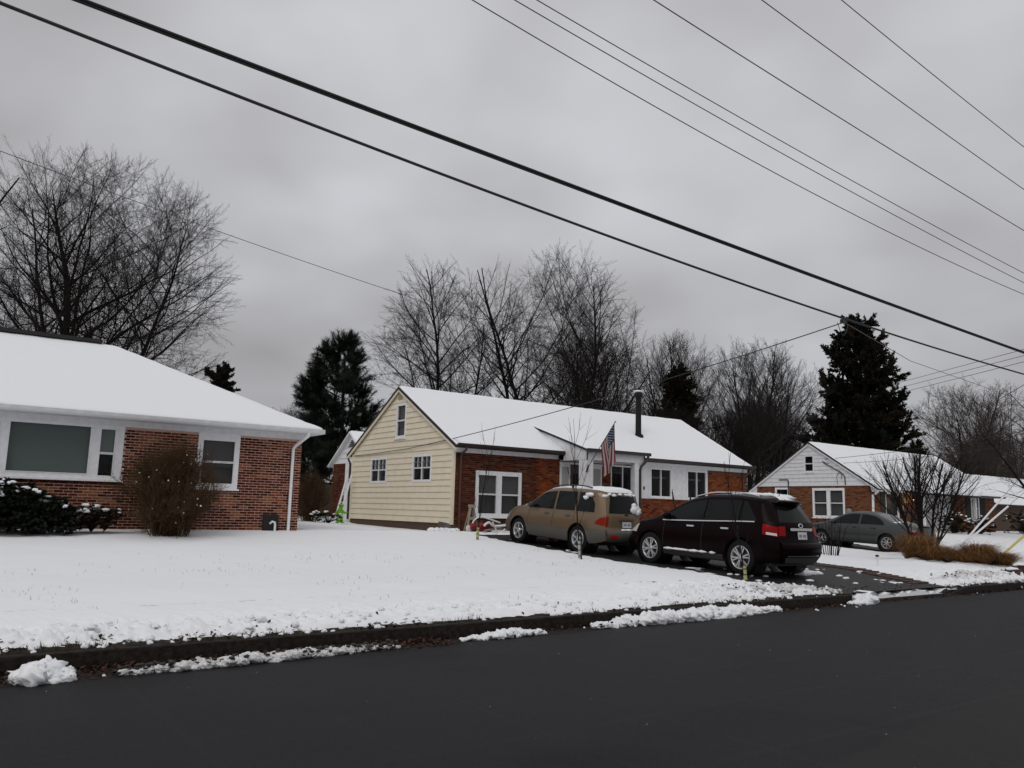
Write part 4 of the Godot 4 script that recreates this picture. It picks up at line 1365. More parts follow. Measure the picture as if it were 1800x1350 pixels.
func tan_suv() -> void:
	var c := Car.new()
	c.L = 4.5; c.W = 0.92; c.wheel_r = 0.355; c.arch_r = 0.42
	c.wu = [0.95, 3.57]
	c.topl = [[0, 1.60], [0.3, 1.64], [1.2, 1.655], [2.0, 1.64], [2.5, 1.59], [2.72, 1.51], [3.3, 1.13], [3.5, 1.09], [4.1, 1.0], [4.4, 0.88], [4.5, 0.72]]
	c.beltl = [[0, 1.05], [1.0, 1.05], [2.0, 1.03], [3.2, 1.02], [3.5, 1.03], [4.1, 0.93], [4.4, 0.80], [4.5, 0.66]]
	c.roofw = [[0, 0.70], [1, 0.70], [2.6, 0.67], [3.3, 0.75], [4.5, 0.72]]
	c.rear = [[0.3, 0.12], [0.5, 0.10], [0.6, 0.12], [0.68, 0.16], [1.02, 0.19], [1.6, 0.36]]
	c.nose = [[0.3, 0.06], [0.5, 0.0], [0.7, 0.02], [0.9, 0.14]]
	var paint := mat(0.155, 0.105, 0.064, 0.34, 0.3)
	paint.clearcoat_enabled = true
	paint.clearcoat = 0.3
	paint.clearcoat_roughness = 0.1
	paint.metallic_specular = 0.35
	var clad := mat(0.075, 0.068, 0.058, 0.6)
	var t := car_base("tan SUV with snow on its roof and hood, parked nearest the middle house", "car", Vector3(15.13, 0.625, -18.04), 0.053, c, paint, "parked_car")
	for sg in [-1.0, 1.0]:
		var cl := MB.new()
		c.on_side(cl, 1.36, 3.16, func(s): return c.bottom(s), func(_s): return 0.60, sg, 0.014, 20)
		c.on_side(cl, 0.0, 0.53, func(s): return c.bottom(s), func(_s): return 0.66, sg, 0.016, 10)
		c.on_side(cl, 3.99, 4.49, func(s): return c.bottom(s), func(_s): return 0.62, sg, 0.016, 10)
		obj("side_cladding", cl, clad, t)
		var lip := MB.new()
		for w in c.wu:
			lip.grid(2, 19, func(i, j):
				var a: float = PI * (j / 18.0)
				var r := c.arch_r + (0.0 if i == 0 else 0.055)
				return c.side(w + r * cos(a), c.wheel_r + r * sin(a), sg, 0.012), sg > 0)
		obj("wheel_arch", lip, paint, t)
		for q in [[2.08, 2.93, 3.17], [1.20, 2.0, 2.0], [0.34, 1.10, 1.10]]:
			var g := MB.new()
			var s_top: float = q[1]
			c.on_side(g, q[0], q[2], func(s): return c.belt(s) + 0.025, func(s): return minf(c.top(s) - 0.085, lerpf(1.55, 1.07, clampf((s - s_top) / 0.55, 0, 1)) if q[2] > q[1] else 1.60) if s > 0.55 else lerpf(1.30, c.top(s) - 0.1, clampf((s - 0.34) / 0.21, 0, 1)), sg, 0.005)
			obj("side_window", g, M.car_glass, t)
		var sm := MB.new()
		for s in [1.16, 2.04, 3.14]: seam(sm, c, s, 0.36 if s > 1.3 else 0.78, 1.04, sg)
		obj("door_seam", sm, M.black, t)
		var hd := MB.new()
		for s in [1.42, 2.32]: hd.box(c.side(s, 0.93, sg, 0.012), Vector3(0.03, 0.035, 0.17))
		obj("door_handle", hd, clad, t)
		var mr := MB.new()
		mr.blob(c.side(2.98, 1.12, sg, 0.12), Vector3(0.10, 0.085, 0.07), nf, 0.0)
		mr.bar(c.side(2.98, 1.07, sg, -0.03), c.side(2.98, 1.09, sg, 0.08), 0.05, 0.05)
		obj("mirror", mr, M.plastic, t)
		var tl := MB.new()
		c.on_side(tl, 0.0, 0.27, func(s): return lerpf(0.75, 0.79, s / 0.27), func(s): return lerpf(0.97, 0.82, pow(s / 0.27, 2.4)), sg, 0.012, 10)
		if sg > 0: c.on_tail(tl, 0.88, 1.0, 0.74, 0.99, 0.012)
		else: c.on_tail(tl, -1.0, -0.88, 0.74, 0.99, 0.012)
		var lens := mat(0.22, 0.016, 0.006, 0.2)
		lens.metallic_specular = 0.2
		obj("tail_lamp", tl, lens, t)
		var hl := MB.new()
		c.on_side(hl, 4.12, 4.46, func(_s): return 0.70, func(s): return c.belt(s) - 0.02, sg, 0.008, 8)
		obj("headlamp", hl, mat(0.5, 0.5, 0.5, 0.08), t)
		var rail := MB.new()
		var pp := PackedVector3Array()
		var rr := PackedFloat32Array()
		for i in 12:
			var s := lerpf(0.75, 2.45, i / 11.0)
			pp.append(c.over(s, 0.93 * sg, 0.012 + 0.07 * sin(PI * clampf(i / 11.0, 0.03, 0.97)) ** 0.35))
			rr.append(0.018)
		rail.tube(pp, rr, 6, true)
		rail.bar(c.over(1.6, 0.93 * sg, 0.0), c.over(1.6, 0.93 * sg, 0.07), 0.06, 0.03, Vector3.BACK)
		obj("roof_rail", rail, M.plastic, t)
		for i in 2: wheel(t, c, c.wu[i], sg, 5, 0.225, false)
	var rg := MB.new()
	c.on_tail(rg, -0.88, 0.88, 1.07, 1.52, 0.006, 0.10)
	obj("rear_window", rg, M.car_glass, t)
	var ws := MB.new()
	c.on_top(ws, 2.74, 3.26, -0.93, 0.93, 0.004)
	obj("windscreen", ws, M.car_glass, t)
	var bp := MB.new()
	bp.grid(7, 13, func(i, j):
		var y: float = [0.34, 0.36, 0.45, 0.56, 0.62, 0.645, 0.645][i]
		var o: float = [-0.02, 0.03, 0.07, 0.075, 0.06, 0.03, -0.1][i]
		return c.tail(-1.02 + j * 0.17, y, o), true)
	obj("rear_bumper", bp, clad, t)
	for f in [[-0.92, -0.6], [0.6, 0.92]]:
		var rf := MB.new()
		c.on_tail(rf, f[0], f[1], 0.45, 0.54, 0.085)
		obj("reflector", rf, M.red_lens, t)
	var rec := MB.new()
	c.on_tail(rec, -0.34, 0.34, 0.70, 0.90, 0.004)
	obj("plate_recess", rec, mat(0.10, 0.065, 0.04, 0.5), t)
	number_plate(t, c, 0.0, 0.79, M.plate)
	var hdl := MB.new()
	hdl.box(c.tail(0.0, 0.92, 0.025), Vector3(0.5, 0.04, 0.04))
	obj("tailgate_handle", hdl, paint, t)
	var wip := MB.new()
	wip.bar(c.tail(0.0, 1.06, 0.02), c.tail(0.55, 1.14, 0.03), 0.02, 0.02)
	wip.blob(c.tail(0.0, 1.05, 0.02), Vector3(0.04, 0.03, 0.03), nf, 0.0)
	obj("rear_wiper", wip, M.black, t)
	# snow left on it
	var sn := MB.new()
	sn.grid(19, 44, func(i, j):
		var s: float = lerpf(-0.06, 2.62, j / 43.0)
		var f := lerpf(-1.0, 1.0, i / 18.0)
		var d := minf(minf(j / 43.0, 1.0 - j / 43.0) * 2.4, (1.0 - absf(f)) * 0.65)
		var thick := 0.055 * (0.6 + 0.4 * smooth(2.4, 0.4, s)) * (1.0 + 0.4 * nf.get_noise_2d(s * 160, f * 120))
		var p := c.over(maxf(s, 0.0), f * 0.98, 0.0)
		p.z -= minf(s, 0.0)
		return p + Vector3(0, -0.012 + thick * sqrt(clampf(d / 0.10, 0, 1)) - (0.06 if j == 0 else 0.0), 0), false)
	sn.grid(9, 12, func(i, j):
		var d := minf(minf(i, 8 - i) / 8.0, minf(j, 11 - j) / 11.0)
		return c.over(lerpf(3.35, 4.1, j / 11.0), lerpf(-0.85, 0.85, i / 8.0), -0.01 + 0.05 * sqrt(clampf(d * 4.0, 0, 1)) * (1.0 + 0.4 * nf.get_noise_2d(i * 70, j * 70))), false)
	sn.grid(7, 10, func(i, j):
		var d := minf(minf(i, 6 - i) / 6.0, minf(j, 9 - j) / 9.0)
		return c.over(lerpf(2.95, 3.3, i / 6.0), lerpf(-0.98, 0.9, j / 9.0), 0.0 + 0.04 * sqrt(clampf(d * 4.0, 0, 1))), true)
	for q in [[-0.98, 1.50, 0.09], [-0.8, 1.555, 0.07], [-0.55, 1.53, 0.08], [0.2, 1.55, 0.08], [0.5, 1.545, 0.10], [0.85, 1.53, 0.08], [-0.2, 1.56, 0.07]]:
		sn.blob(c.tail(q[0], q[1], -0.05), Vector3(q[2], q[2] * 0.55, 0.10), nf, 0.5, 1.6)
	sn.blob(c.side(0.62, 1.52, -1, 0.02), Vector3(0.07, 0.055, 0.16), nf, 0.5, 1.6)
	sn.blob(c.side(0.78, 1.44, -1, 0.03), Vector3(0.05, 0.05, 0.09), nf, 0.5, 1.6)
	for q in [[0.5, 1.16, 0.13], [0.68, 1.2, 0.12], [0.8, 1.14, 0.12], [0.6, 1.27, 0.09], [0.72, 1.10, 0.1]]:
		sn.blob(c.tail(q[0], q[1], 0.02), Vector3(q[2], q[2] * 0.8, 0.07), nf, 0.5, 1.6)
	for i in 12: sn.blob(c.tail(rng.randf_range(-0.2, 0.85), 0.655, 0.02), Vector3(0.1, 0.03, 0.05), nf, 0.5, 1.6)
	obj("snow", sn, M.snow, t)

func dark_suv() -> void:
	var c := Car.new()
	c.L = 4.69; c.W = 0.94; c.wheel_r = 0.372; c.arch_r = 0.43
	c.wu = [1.02, 3.72]
	c.topl = [[0, 1.56], [0.4, 1.64], [1.3, 1.70], [2.1, 1.69], [2.6, 1.61], [2.85, 1.52], [3.45, 1.20], [3.65, 1.14], [4.3, 1.03], [4.6, 0.88], [4.69, 0.70]]
	c.beltl = [[0, 1.16], [1.0, 1.14], [2.0, 1.10], [3.2, 1.06], [3.6, 1.06], [4.3, 0.95], [4.6, 0.78], [4.69, 0.62]]
	c.roofw = [[0, 0.60], [1, 0.645], [2.7, 0.64], [3.45, 0.76], [4.69, 0.72]]
	c.rear = [[0.3, 0.22], [0.5, 0.16], [0.72, 0.16], [0.8, 0.20], [1.12, 0.26], [1.6, 0.56]]
	c.nose = [[0.3, 0.1], [0.5, 0.0], [0.75, 0.03], [0.95, 0.2]]
	var paint := mat(0.0062, 0.0026, 0.0031, 0.25, 0.0)
	paint.metallic_specular = 0.16
	var t := car_base("dark maroon SUV with red tail lamps nearest the street", "car", Vector3(15.55, 0.385, -13.13), 0.026, c, paint, "parked_car")
	for sg in [-1.0, 1.0]:
		for q in [[2.12, 3.40, 2.85], [1.13, 2.08, 9.0], [0.55, 1.08, 9.0]]:
			var g := MB.new()
			var a0: float = q[2]
			c.on_side(g, q[0], q[1], func(s): return c.belt(s) + 0.02, func(s):
				var tt := c.top(s) - 0.10
				if s > a0: tt = minf(tt, lerpf(1.50, c.belt(s) + 0.03, (s - a0) / 0.55))
				if s < 1.13: tt = minf(tt, lerpf(c.belt(s) + 0.02, 1.60, clampf((s - 0.52) / 0.5, 0, 1)))
				return tt, sg, 0.005)
			obj("side_window", g, M.car_glass, t)
		var ch := MB.new()
		c.on_side(ch, 0.62, 3.36, func(s): return c.belt(s) - 0.006, func(s): return c.belt(s) + 0.016, sg, 0.008, 30, 2)
		obj("chrome_strip", ch, M.bright, t)
		var hd := MB.new()
		for s in [1.45, 2.45]: hd.box(c.side(s, 0.97, sg, 0.016), Vector3(0.03, 0.035, 0.2))
		obj("door_handle", hd, M.bright, t)
		var sm := MB.new()
		for s in [1.10, 2.10, 3.28]: seam(sm, c, s, 0.38 if s > 1.5 else 0.85, 1.05, sg)
		obj("door_seam", sm, M.black, t)
		var mr := MB.new()
		mr.blob(c.side(3.15, 1.17, sg, 0.13), Vector3(0.12, 0.085, 0.08), nf, 0.0)
		mr.bar(c.side(3.15, 1.1, sg, -0.03), c.side(3.15, 1.13, sg, 0.08), 0.05, 0.05)
		obj("mirror", mr, paint, t)
		var tl := MB.new()
		c.on_side(tl, 0.0, 0.36, func(s): return lerpf(0.86, 0.90, s / 0.36), func(s): return lerpf(1.06, 1.13, s / 0.36), sg, 0.01, 10)
		if sg > 0: c.on_tail(tl, 0.74, 1.0, 0.88, 1.08, 0.01)
		else: c.on_tail(tl, -1.0, -0.74, 0.88, 1.08, 0.01)
		var lens := mat(0.23, 0.005, 0.007, 0.2)
		lens.metallic_specular = 0.2
		var lamp := obj("tail_lamp", tl, lens, t)
		var wl := MB.new()
		c.on_side(wl, 0.02, 0.26, func(s): return 0.875 + s * 0.1, func(s): return 0.925 + s * 0.1, sg, 0.014, 8)
		obj("reversing_lens", wl, mat(0.6, 0.6, 0.6, 0.1), lamp)
		var hl := MB.new()
		c.on_side(hl, 4.2, 4.62, func(_s): return 0.74, func(s): return c.belt(s) - 0.02, sg, 0.008, 8)
		obj("headlamp", hl, mat(0.55, 0.5, 0.48, 0.08), t)
		var rail := MB.new()
		var pp := PackedVector3Array()
		var rr := PackedFloat32Array()
		for i in 14:
			pp.append(c.over(lerpf(0.7, 2.6, i / 13.0), 0.94 * sg, 0.01 + 0.05 * sin(PI * clampf(i / 13.0, 0.03, 0.97)) ** 0.4))
			rr.append(0.017)
		rail.tube(pp, rr, 6, true)
		obj("roof_rail", rail, M.chrome, t)
		for i in 2: wheel(t, c, c.wu[i], sg, 6, 0.245, true)
		var sk := MB.new()
		c.on_side(sk, 1.48, 3.26, func(s): return c.bottom(s), func(_s): return 0.40, sg, 0.02, 16)
		obj("side_skirt", sk, M.plastic, t)
		var sn := MB.new()
		for i in 26:
			var s := lerpf(1.75, 3.15, rng.randf())
			sn.blob(c.side(s, 0.41, sg, 0.02), Vector3(0.05, 0.018 + 0.014 * rng.randf(), 0.09), nf, 0.5, 1.6, 5)
		obj("sill_snow", sn, M.snow, t)
	var rg := MB.new()
	c.on_tail(rg, -0.93, 0.93, 1.16, 1.5, 0.006, 0.08)
	obj("rear_window", rg, M.car_glass, t)
	var sp := MB.new()
	sp.grid(7, 13, func(i, j):
		var f: float = -0.98 + j * 0.1633
		var p := c.tail(f, 1.56, 0.0)
		var a: Array = [[0.02, 0.06], [0.12, 0.075], [0.22, 0.055], [0.26, 0.02], [0.2, -0.02], [0.08, -0.03], [-0.05, -0.06]]
		return p + Vector3(0, a[i][1], a[i][0] * (1.0 - 0.15 * f * f) - 0.06), false)
	obj("spoiler", sp, paint, t)
	var ws := MB.new()
	c.on_top(ws, 2.86, 3.42, -0.93, 0.93, 0.004)
	obj("windscreen", ws, M.car_glass, t)
	var bar_ := MB.new()
	c.on_tail(bar_, -0.42, 0.42, 0.995, 1.045, 0.02)
	bar_.box(c.tail(0, 1.02, 0.012), Vector3(0.72, 0.055, 0.03))
	obj("tailgate_bar", bar_, M.bright, t)
	var em := MB.new()
	em.lathe(PackedVector2Array([Vector2(0.07, 0), Vector2(0.06, 0.008), Vector2(0.045, 0.004)]), 16, Transform3D(Basis(Vector3.RIGHT, PI / 2 - 0.2).scaled_local(Vector3(1.2, 1, 0.7)), c.tail(0, 1.10, 0.006)))
	obj("badge", em, M.chrome, t)
	number_plate(t, c, 0.0, 0.89, M.plate)
	var bp := MB.new()
	bp.grid(8, 13, func(i, j):
		var y: float = [0.30, 0.34, 0.45, 0.58, 0.68, 0.73, 0.75, 0.75][i]
		var o: float = [-0.08, 0.0, 0.045, 0.06, 0.06, 0.045, 0.01, -0.1][i]
		return c.tail(-1.01 + j * 0.1683, y, o), true)
	obj("rear_bumper", bp, paint, t)
	var bs := MB.new()
	c.on_tail(bs, -0.8, 0.8, 0.455, 0.475, 0.052)
	obj("bumper_strip", bs, M.chrome, t)
	var bt := MB.new()
	c.on_tail(bt, -0.85, 0.85, 0.32, 0.44, 0.04)
	obj("bumper_valance", bt, M.plastic, t)
	var an := MB.new()
	an.rod(c.over(0.55, 0.0, 0.0), c.over(0.55, 0.0, 0.17) + Vector3(0, 0, 0.1), 0.008)
	obj("aerial", an, M.black, t)
	# wipers standing off the windscreen
	var wp := MB.new()
	for f in [-0.55, 0.35]:
		var a := c.over(3.4, f, 0.02)
		wp.bar(a, a + Vector3(-0.08, 0.46, -0.05), 0.018, 0.03)
		wp.bar(a + Vector3(-0.05, 0.16, -0.05), a + Vector3(-0.10, 0.52, -0.03), 0.012, 0.012)
	obj("wiper", wp, M.black, t)
	var sn := MB.new()
	sn.grid(13, 40, func(i, j):
		var s := lerpf(0.05, 2.3, j / 39.0)
		var f := lerpf(-0.9, 0.95, i / 12.0)
		var nn := nf.get_noise_2d(s * 70, f * 130) + 0.6 * f - 0.02 + 0.25 * smooth(1.0, 0.2, s)
		return c.over(s, f, -0.02 + 0.06 * clampf(nn * 2.0, 0, 1) * (1.0 if i > 0 and i < 12 and j > 0 and j < 39 else 0.0)), false)
	for i in 10: sn.blob(c.over(rng.randf_range(0.1, 1.3), rng.randf_range(0.0, 0.9), 0.0), Vector3(0.14, 0.06, 0.16), nf, 0.6, 1.6)
	obj("snow", sn, M.snow, t)

func grey_sedan() -> void:
	var c := Car.new()
	c.L = 5.08; c.W = 0.925; c.wheel_r = 0.33; c.arch_r = 0.385
	c.wu = [1.15, 3.96]
	c.topl = [[0, 0.96], [0.15, 1.02], [0.85, 1.09], [1.05, 1.12], [1.75, 1.40], [2.1, 1.45], [2.7, 1.45], [3.05, 1.38], [3.85, 1.02], [4.0, 0.98], [4.7, 0.86], [5.0, 0.74], [5.08, 0.62]]
	c.beltl = [[0, 0.90], [0.9, 0.96], [2.0, 0.97], [3.6, 0.93], [4.0, 0.92], [4.7, 0.78], [5.08, 0.55]]
	c.roofw = [[0, 0.74], [0.9, 0.74], [1.8, 0.60], [3.0, 0.60], [3.9, 0.74], [5.08, 0.7]]
	c.rear = [[0.25, 0.06], [0.45, 0.0], [0.6, 0.02], [0.95, 0.10]]
	c.nose = [[0.25, 0.08], [0.45, 0.0], [0.7, 0.12]]
	var paint := mat(0.062, 0.07, 0.069, 0.35, 0.3)
	paint.metallic_specular = 0.3
	paint.clearcoat_enabled = true
	paint.clearcoat = 0.2
	var t := car_base("grey sedan parked beside the far right house", "car", Vector3(31.37, 0.44, -19.0), 0.03, c, paint, "parked_car")
	for sg in [-1.0, 1.0]:
		for q in [[2.35, 3.66], [1.28, 2.28]]:
			var g := MB.new()
			c.on_side(g, q[0], q[1], func(s): return c.belt(s) + 0.03, func(s):
				var tt := c.top(s) - 0.075
				if s > 3.0: tt = minf(tt, lerpf(1.32, 0.96, (s - 3.0) / 0.66))
				if s < 1.75: tt = minf(tt, lerpf(1.02, 1.34, clampf((s - 1.28) / 0.45, 0, 1) ** 0.7))
				return maxf(tt, c.belt(s) + 0.035), sg, 0.005)
			obj("side_window", g, M.car_glass, t)
		var st := MB.new()
		c.on_side(st, 1.58, 3.52, func(_s): return 0.585, func(_s): return 0.635, sg, 0.014, 16, 2)
		obj("side_moulding", st, M.plastic, t)
		var sm := MB.new()
		for s in [1.62, 2.31, 3.5]: seam(sm, c, s, 0.34 if s > 1.7 else 0.75, 0.95, sg)
		obj("door_seam", sm, M.black, t)
		var hd := MB.new()
		for s in [1.72, 2.5]: hd.box(c.side(s, 0.86, sg, 0.01), Vector3(0.03, 0.035, 0.17))
		obj("door_handle", hd, M.plastic, t)
		var mr := MB.new()
		mr.blob(c.side(3.42, 1.02, sg, 0.11), Vector3(0.09, 0.065, 0.06), nf, 0.0)
		obj("mirror", mr, M.plastic, t)
		var tl := MB.new()
		c.on_side(tl, 0.0, 0.34, func(s): return lerpf(0.64, 0.70, s / 0.34), func(s): return lerpf(0.87, 0.84, s / 0.34), sg, 0.008, 8)
		if sg > 0: c.on_tail(tl, 0.45, 1.0, 0.66, 0.86, 0.008)
		else: c.on_tail(tl, -1.0, -0.45, 0.66, 0.86, 0.008)
		obj("tail_lamp", tl, mat(0.10, 0.006, 0.006, 0.15), t)
		for i in 2: wheel(t, c, c.wu[i], sg, 7, 0.215, false)
	var rg := MB.new()
	c.on_top(rg, 1.02, 1.72, -0.92, 0.92, 0.004)
	obj("rear_window", rg, mat(0.10, 0.105, 0.11, 0.25), t)
	var ws := MB.new()
	c.on_top(ws, 3.08, 3.8, -0.92, 0.92, 0.004)
	obj("windscreen", ws, M.car_glass, t)
	var sn := MB.new()
	for i in 9: sn.blob(c.over(rng.randf_range(0.85, 0.95), rng.randf_range(-0.95, 0.3), 0.0), Vector3(0.12, 0.025, 0.05), nf, 0.5, 1.6)
	obj("snow", sn, M.snow, t).set_meta("kind", "stuff")

# ---------------------------------------------------------------- plants
var sprays := []         # shoots of bare twigs, one metre long
var needles := []
var fronds := []
var leaf_mesh: ArrayMesh

func rv(a: float) -> Vector3:
	return Vector3(rng.randf_range(-a, a), rng.randf_range(-a, a), rng.randf_range(-a, a))

func turn_to(d: Vector3, roll: float, s: Vector3) -> Basis:       # +Y along d
	var y := d.normalized()
	var x := y.cross(Vector3(0.3, 0.1, 0.95)).normalized()
	var b := Basis(x, y, x.cross(y))
	return b * Basis(Vector3.UP, roll) * Basis.from_scale(s)

func make_shoots() -> void:
	rng.seed = 5
	for k in 4:
		var mb := MB.new()
		var pts := PackedVector3Array([Vector3.ZERO])
		var rr := PackedFloat32Array([0.010])
		var p := Vector3.ZERO
		var d := Vector3.UP
		for i in 5:
			d = (d + rv(0.17) + Vector3(0, 0.05, 0)).normalized()
			p += d * 0.2
			pts.append(p)
			rr.append(lerpf(0.009, 0.004, (i + 1) / 5.0))
		mb.tube(pts, rr, 3)
		for i in 9:
			var t := lerpf(0.1, 0.98, (i + 0.5) / 9.0)
			var q := pts[int(t * 4.99)].lerp(pts[int(t * 4.99) + 1], fmod(t * 4.99, 1.0))
			var az := i * 2.4 + rng.randf()
			var e := (Vector3(cos(az), 0, sin(az)) * 0.75 + Vector3.UP * rng.randf_range(0.5, 1.1)).normalized()
			var len_ := lerpf(0.42, 0.16, t) * rng.randf_range(0.7, 1.2)
			var m := q + e * len_ * 0.5 + rv(0.02)
			var z := m + (e + Vector3.UP * 0.35 + rv(0.2)).normalized() * len_ * 0.5
			mb.tube(PackedVector3Array([q, m, z]), PackedFloat32Array([0.0055, 0.0045, 0.003]), 3)
			for s in 1:
				var g := (e + rv(0.7) + Vector3.UP * 0.3).normalized() * len_ * 0.4
				mb.tube(PackedVector3Array([m, m + g]), PackedFloat32Array([0.004, 0.0025]), 3)
		sprays.append(mb.done())
	for k in 2:
		var mb := MB.new()
		mb.tube(PackedVector3Array([Vector3.ZERO, Vector3(0, 0.5, 0)]), PackedFloat32Array([0.008, 0.004]), 3)
		for i in 80:
			var t := rng.randf() ** 0.7
			var az := rng.randf() * TAU
			var e := (Vector3(cos(az), 0, sin(az)) + Vector3.UP * rng.randf_range(0.2, 1.5)).normalized() * rng.randf_range(0.13, 0.22)
			var o := Vector3(0, t * 0.5, 0)
			var w := e.cross(Vector3.UP).normalized() * 0.008
			mb.tri(o - w, o + w, o + e)
		needles.append(mb.done())
	for k in 3:
		var mb := MB.new()
		mb.tube(PackedVector3Array([Vector3.ZERO, Vector3(0, 0.6, 0)]), PackedFloat32Array([0.01, 0.004]), 3)
		for i in 46:
			var t := rng.randf()
			var az := rng.randf() * TAU
			var o := Vector3(0, t * 0.6, 0)
			var e := (Vector3(cos(az), 0, sin(az)) * (1.1 - t * 0.7) + Vector3.UP * rng.randf_range(0.4, 1.4)).normalized()
			var len_ := rng.randf_range(0.12, 0.26)
			var w := e.cross(rv(1.0)).normalized() * len_ * 0.2
			var mid := o + e * len_ * 0.55
			mb.quad(o, mid - w, o + e * len_, mid + w)
		fronds.append(mb.done())
	var lm := MB.new()
	lm.quad(Vector3(0, 0, 0), Vector3(0.32, 0.5, 0.05), Vector3(0, 1, -0.08), Vector3(-0.32, 0.5, 0.05))
	leaf_mesh = lm.done()

class Grow:
	var c: Vector3      # envelope
	var r: Vector3
	var trunk := MB.new()
	var limbs := MB.new()
	var xf := [[], [], [], []]
	var wob := 0.16
	var trop := 0.10
	var dens := [2.6, 1.5, 2.0, 0.0]
	var spray_len := 1.0
	var spray_step := 0.4
	var thick := 1.0
	var open_ := 0.75
	var first := 0.22

func reach(g: Grow, p: Vector3, d: Vector3) -> float:
	var o := (p - g.c) / g.r
	var e := d / g.r
	var a := e.dot(e)
	var b := o.dot(e)
	var k := o.dot(o) - 1.0
	var q := b * b - a * k
	if q <= 0: return 0.3
	return maxf((-b + sqrt(q)) / a, 0.25)

func limb(g: Grow, p: Vector3, d: Vector3, len_: float, r: float, level: int) -> void:
	var n := clampi(int(len_ / (0.8 if level < 2 else 0.4)), 3, 16)
	var pts := PackedVector3Array([p])
	var rr := PackedFloat32Array([r])
	var end_r := minf(0.012 if level >= 1 else 0.03, r * 0.5)
	for i in n:
		d = (d + rv(g.wob * (0.6 if level == 0 else 1.0)) + Vector3.UP * g.trop).normalized()
		p += d * len_ / n
		pts.append(p)
		rr.append(lerpf(r, end_r, pow((i + 1.0) / n, 0.8)))
	(g.trunk if level == 0 else g.limbs).tube(pts, rr, 7 if level == 0 else (5 if level == 1 else 3))
	if level >= 1:
		var s := 0.25 if level < 3 else 0.0
		var k0 := 0.30 if level == 1 else 0.12
		var count := int(len_ * (1.0 - k0) / g.spray_step) + 1
		for i in count:
			var t := lerpf(k0, 1.0, (i + rng.randf()) / count)
			var u := t * n * 0.9999
			var q := pts[int(u)].lerp(pts[int(u) + 1], fmod(u, 1.0))
			var ax := (pts[int(u) + 1] - pts[int(u)]).normalized()
			var e := (ax * 0.8 + rv(0.9) + Vector3.UP * 0.3).normalized()
			if i == count - 1: e = ax
			var sl := g.spray_len * rng.randf_range(0.55, 1.15)
			g.xf[rng.randi() % 4].append(Transform3D(turn_to(e, rng.randf() * TAU, Vector3(sl * g.thick, sl, sl * g.thick)), q))
	if level < 3:
		var count := int(len_ * g.dens[level]) + 1
		for i in count:
			var t := lerpf(0.16 if level else g.first, 0.97, (i + rng.randf()) / count)
			var u := t * n * 0.9999
			var q := pts[int(u)].lerp(pts[int(u) + 1], fmod(u, 1.0))
			var ax := (pts[int(u) + 1] - pts[int(u)]).normalized()
			var side := rv(1.0)
			side = (side - ax * side.dot(ax)).normalized()
			if level == 0: side = Vector3(cos(i * 2.4), 0, sin(i * 2.4)) + rv(0.25)
			var e := (ax * lerpf(0.65, 1.2, t) + side * g.open_).normalized()
			var most := reach(g, q, e)
			var l := most * rng.randf_range(0.8, 1.0) if level == 0 else minf(most, len_ * lerpf(0.55, 0.25, t) * rng.randf_range(0.6, 1.15))
			if l < 0.35: continue
			limb(g, q, e, l, rr[int(u)] * (0.55 if level == 0 else 0.5), level + 1)

func bare_tree(called: String, label: String, base: Vector3, h: float, radius: float, low: float, stems: Array, seed_: int, opt := {}) -> Node3D:
	rng.seed = seed_
	var t := thing(called, label, "tree", base, 0.0, opt.get("group", "bare trees behind the houses"))
	var g := Grow.new()
	g.c = Vector3(0, (h + low) * 0.5, 0) + opt.get("shift", Vector3.ZERO)
	g.r = Vector3(radius, (h - low) * 0.5, radius)
	for k in ["wob", "trop", "spray_len", "spray_step", "thick", "dens"]:
		if opt.has(k): g.set(k, opt[k])
	if opt.has("open"): g.open_ = opt.open
	if opt.has("first"): g.first = opt.first
	for s in stems:        # [x, z, lean x, lean z, radius]
		var d := Vector3(s[2], 1, s[3]).normalized()
		var p := Vector3(s[0], -0.3, s[1])
		limb(g, p, d, reach(g, p, d) * 0.97, s[4], 0)
	obj("trunk", g.trunk, M.bark, t)
	var crown := obj("crown", g.limbs, opt.get("twig", M.twig), t)
	for k in 4: many("twigs", sprays[k], g.xf[k], opt.get("twig", M.twig), crown)
	return t

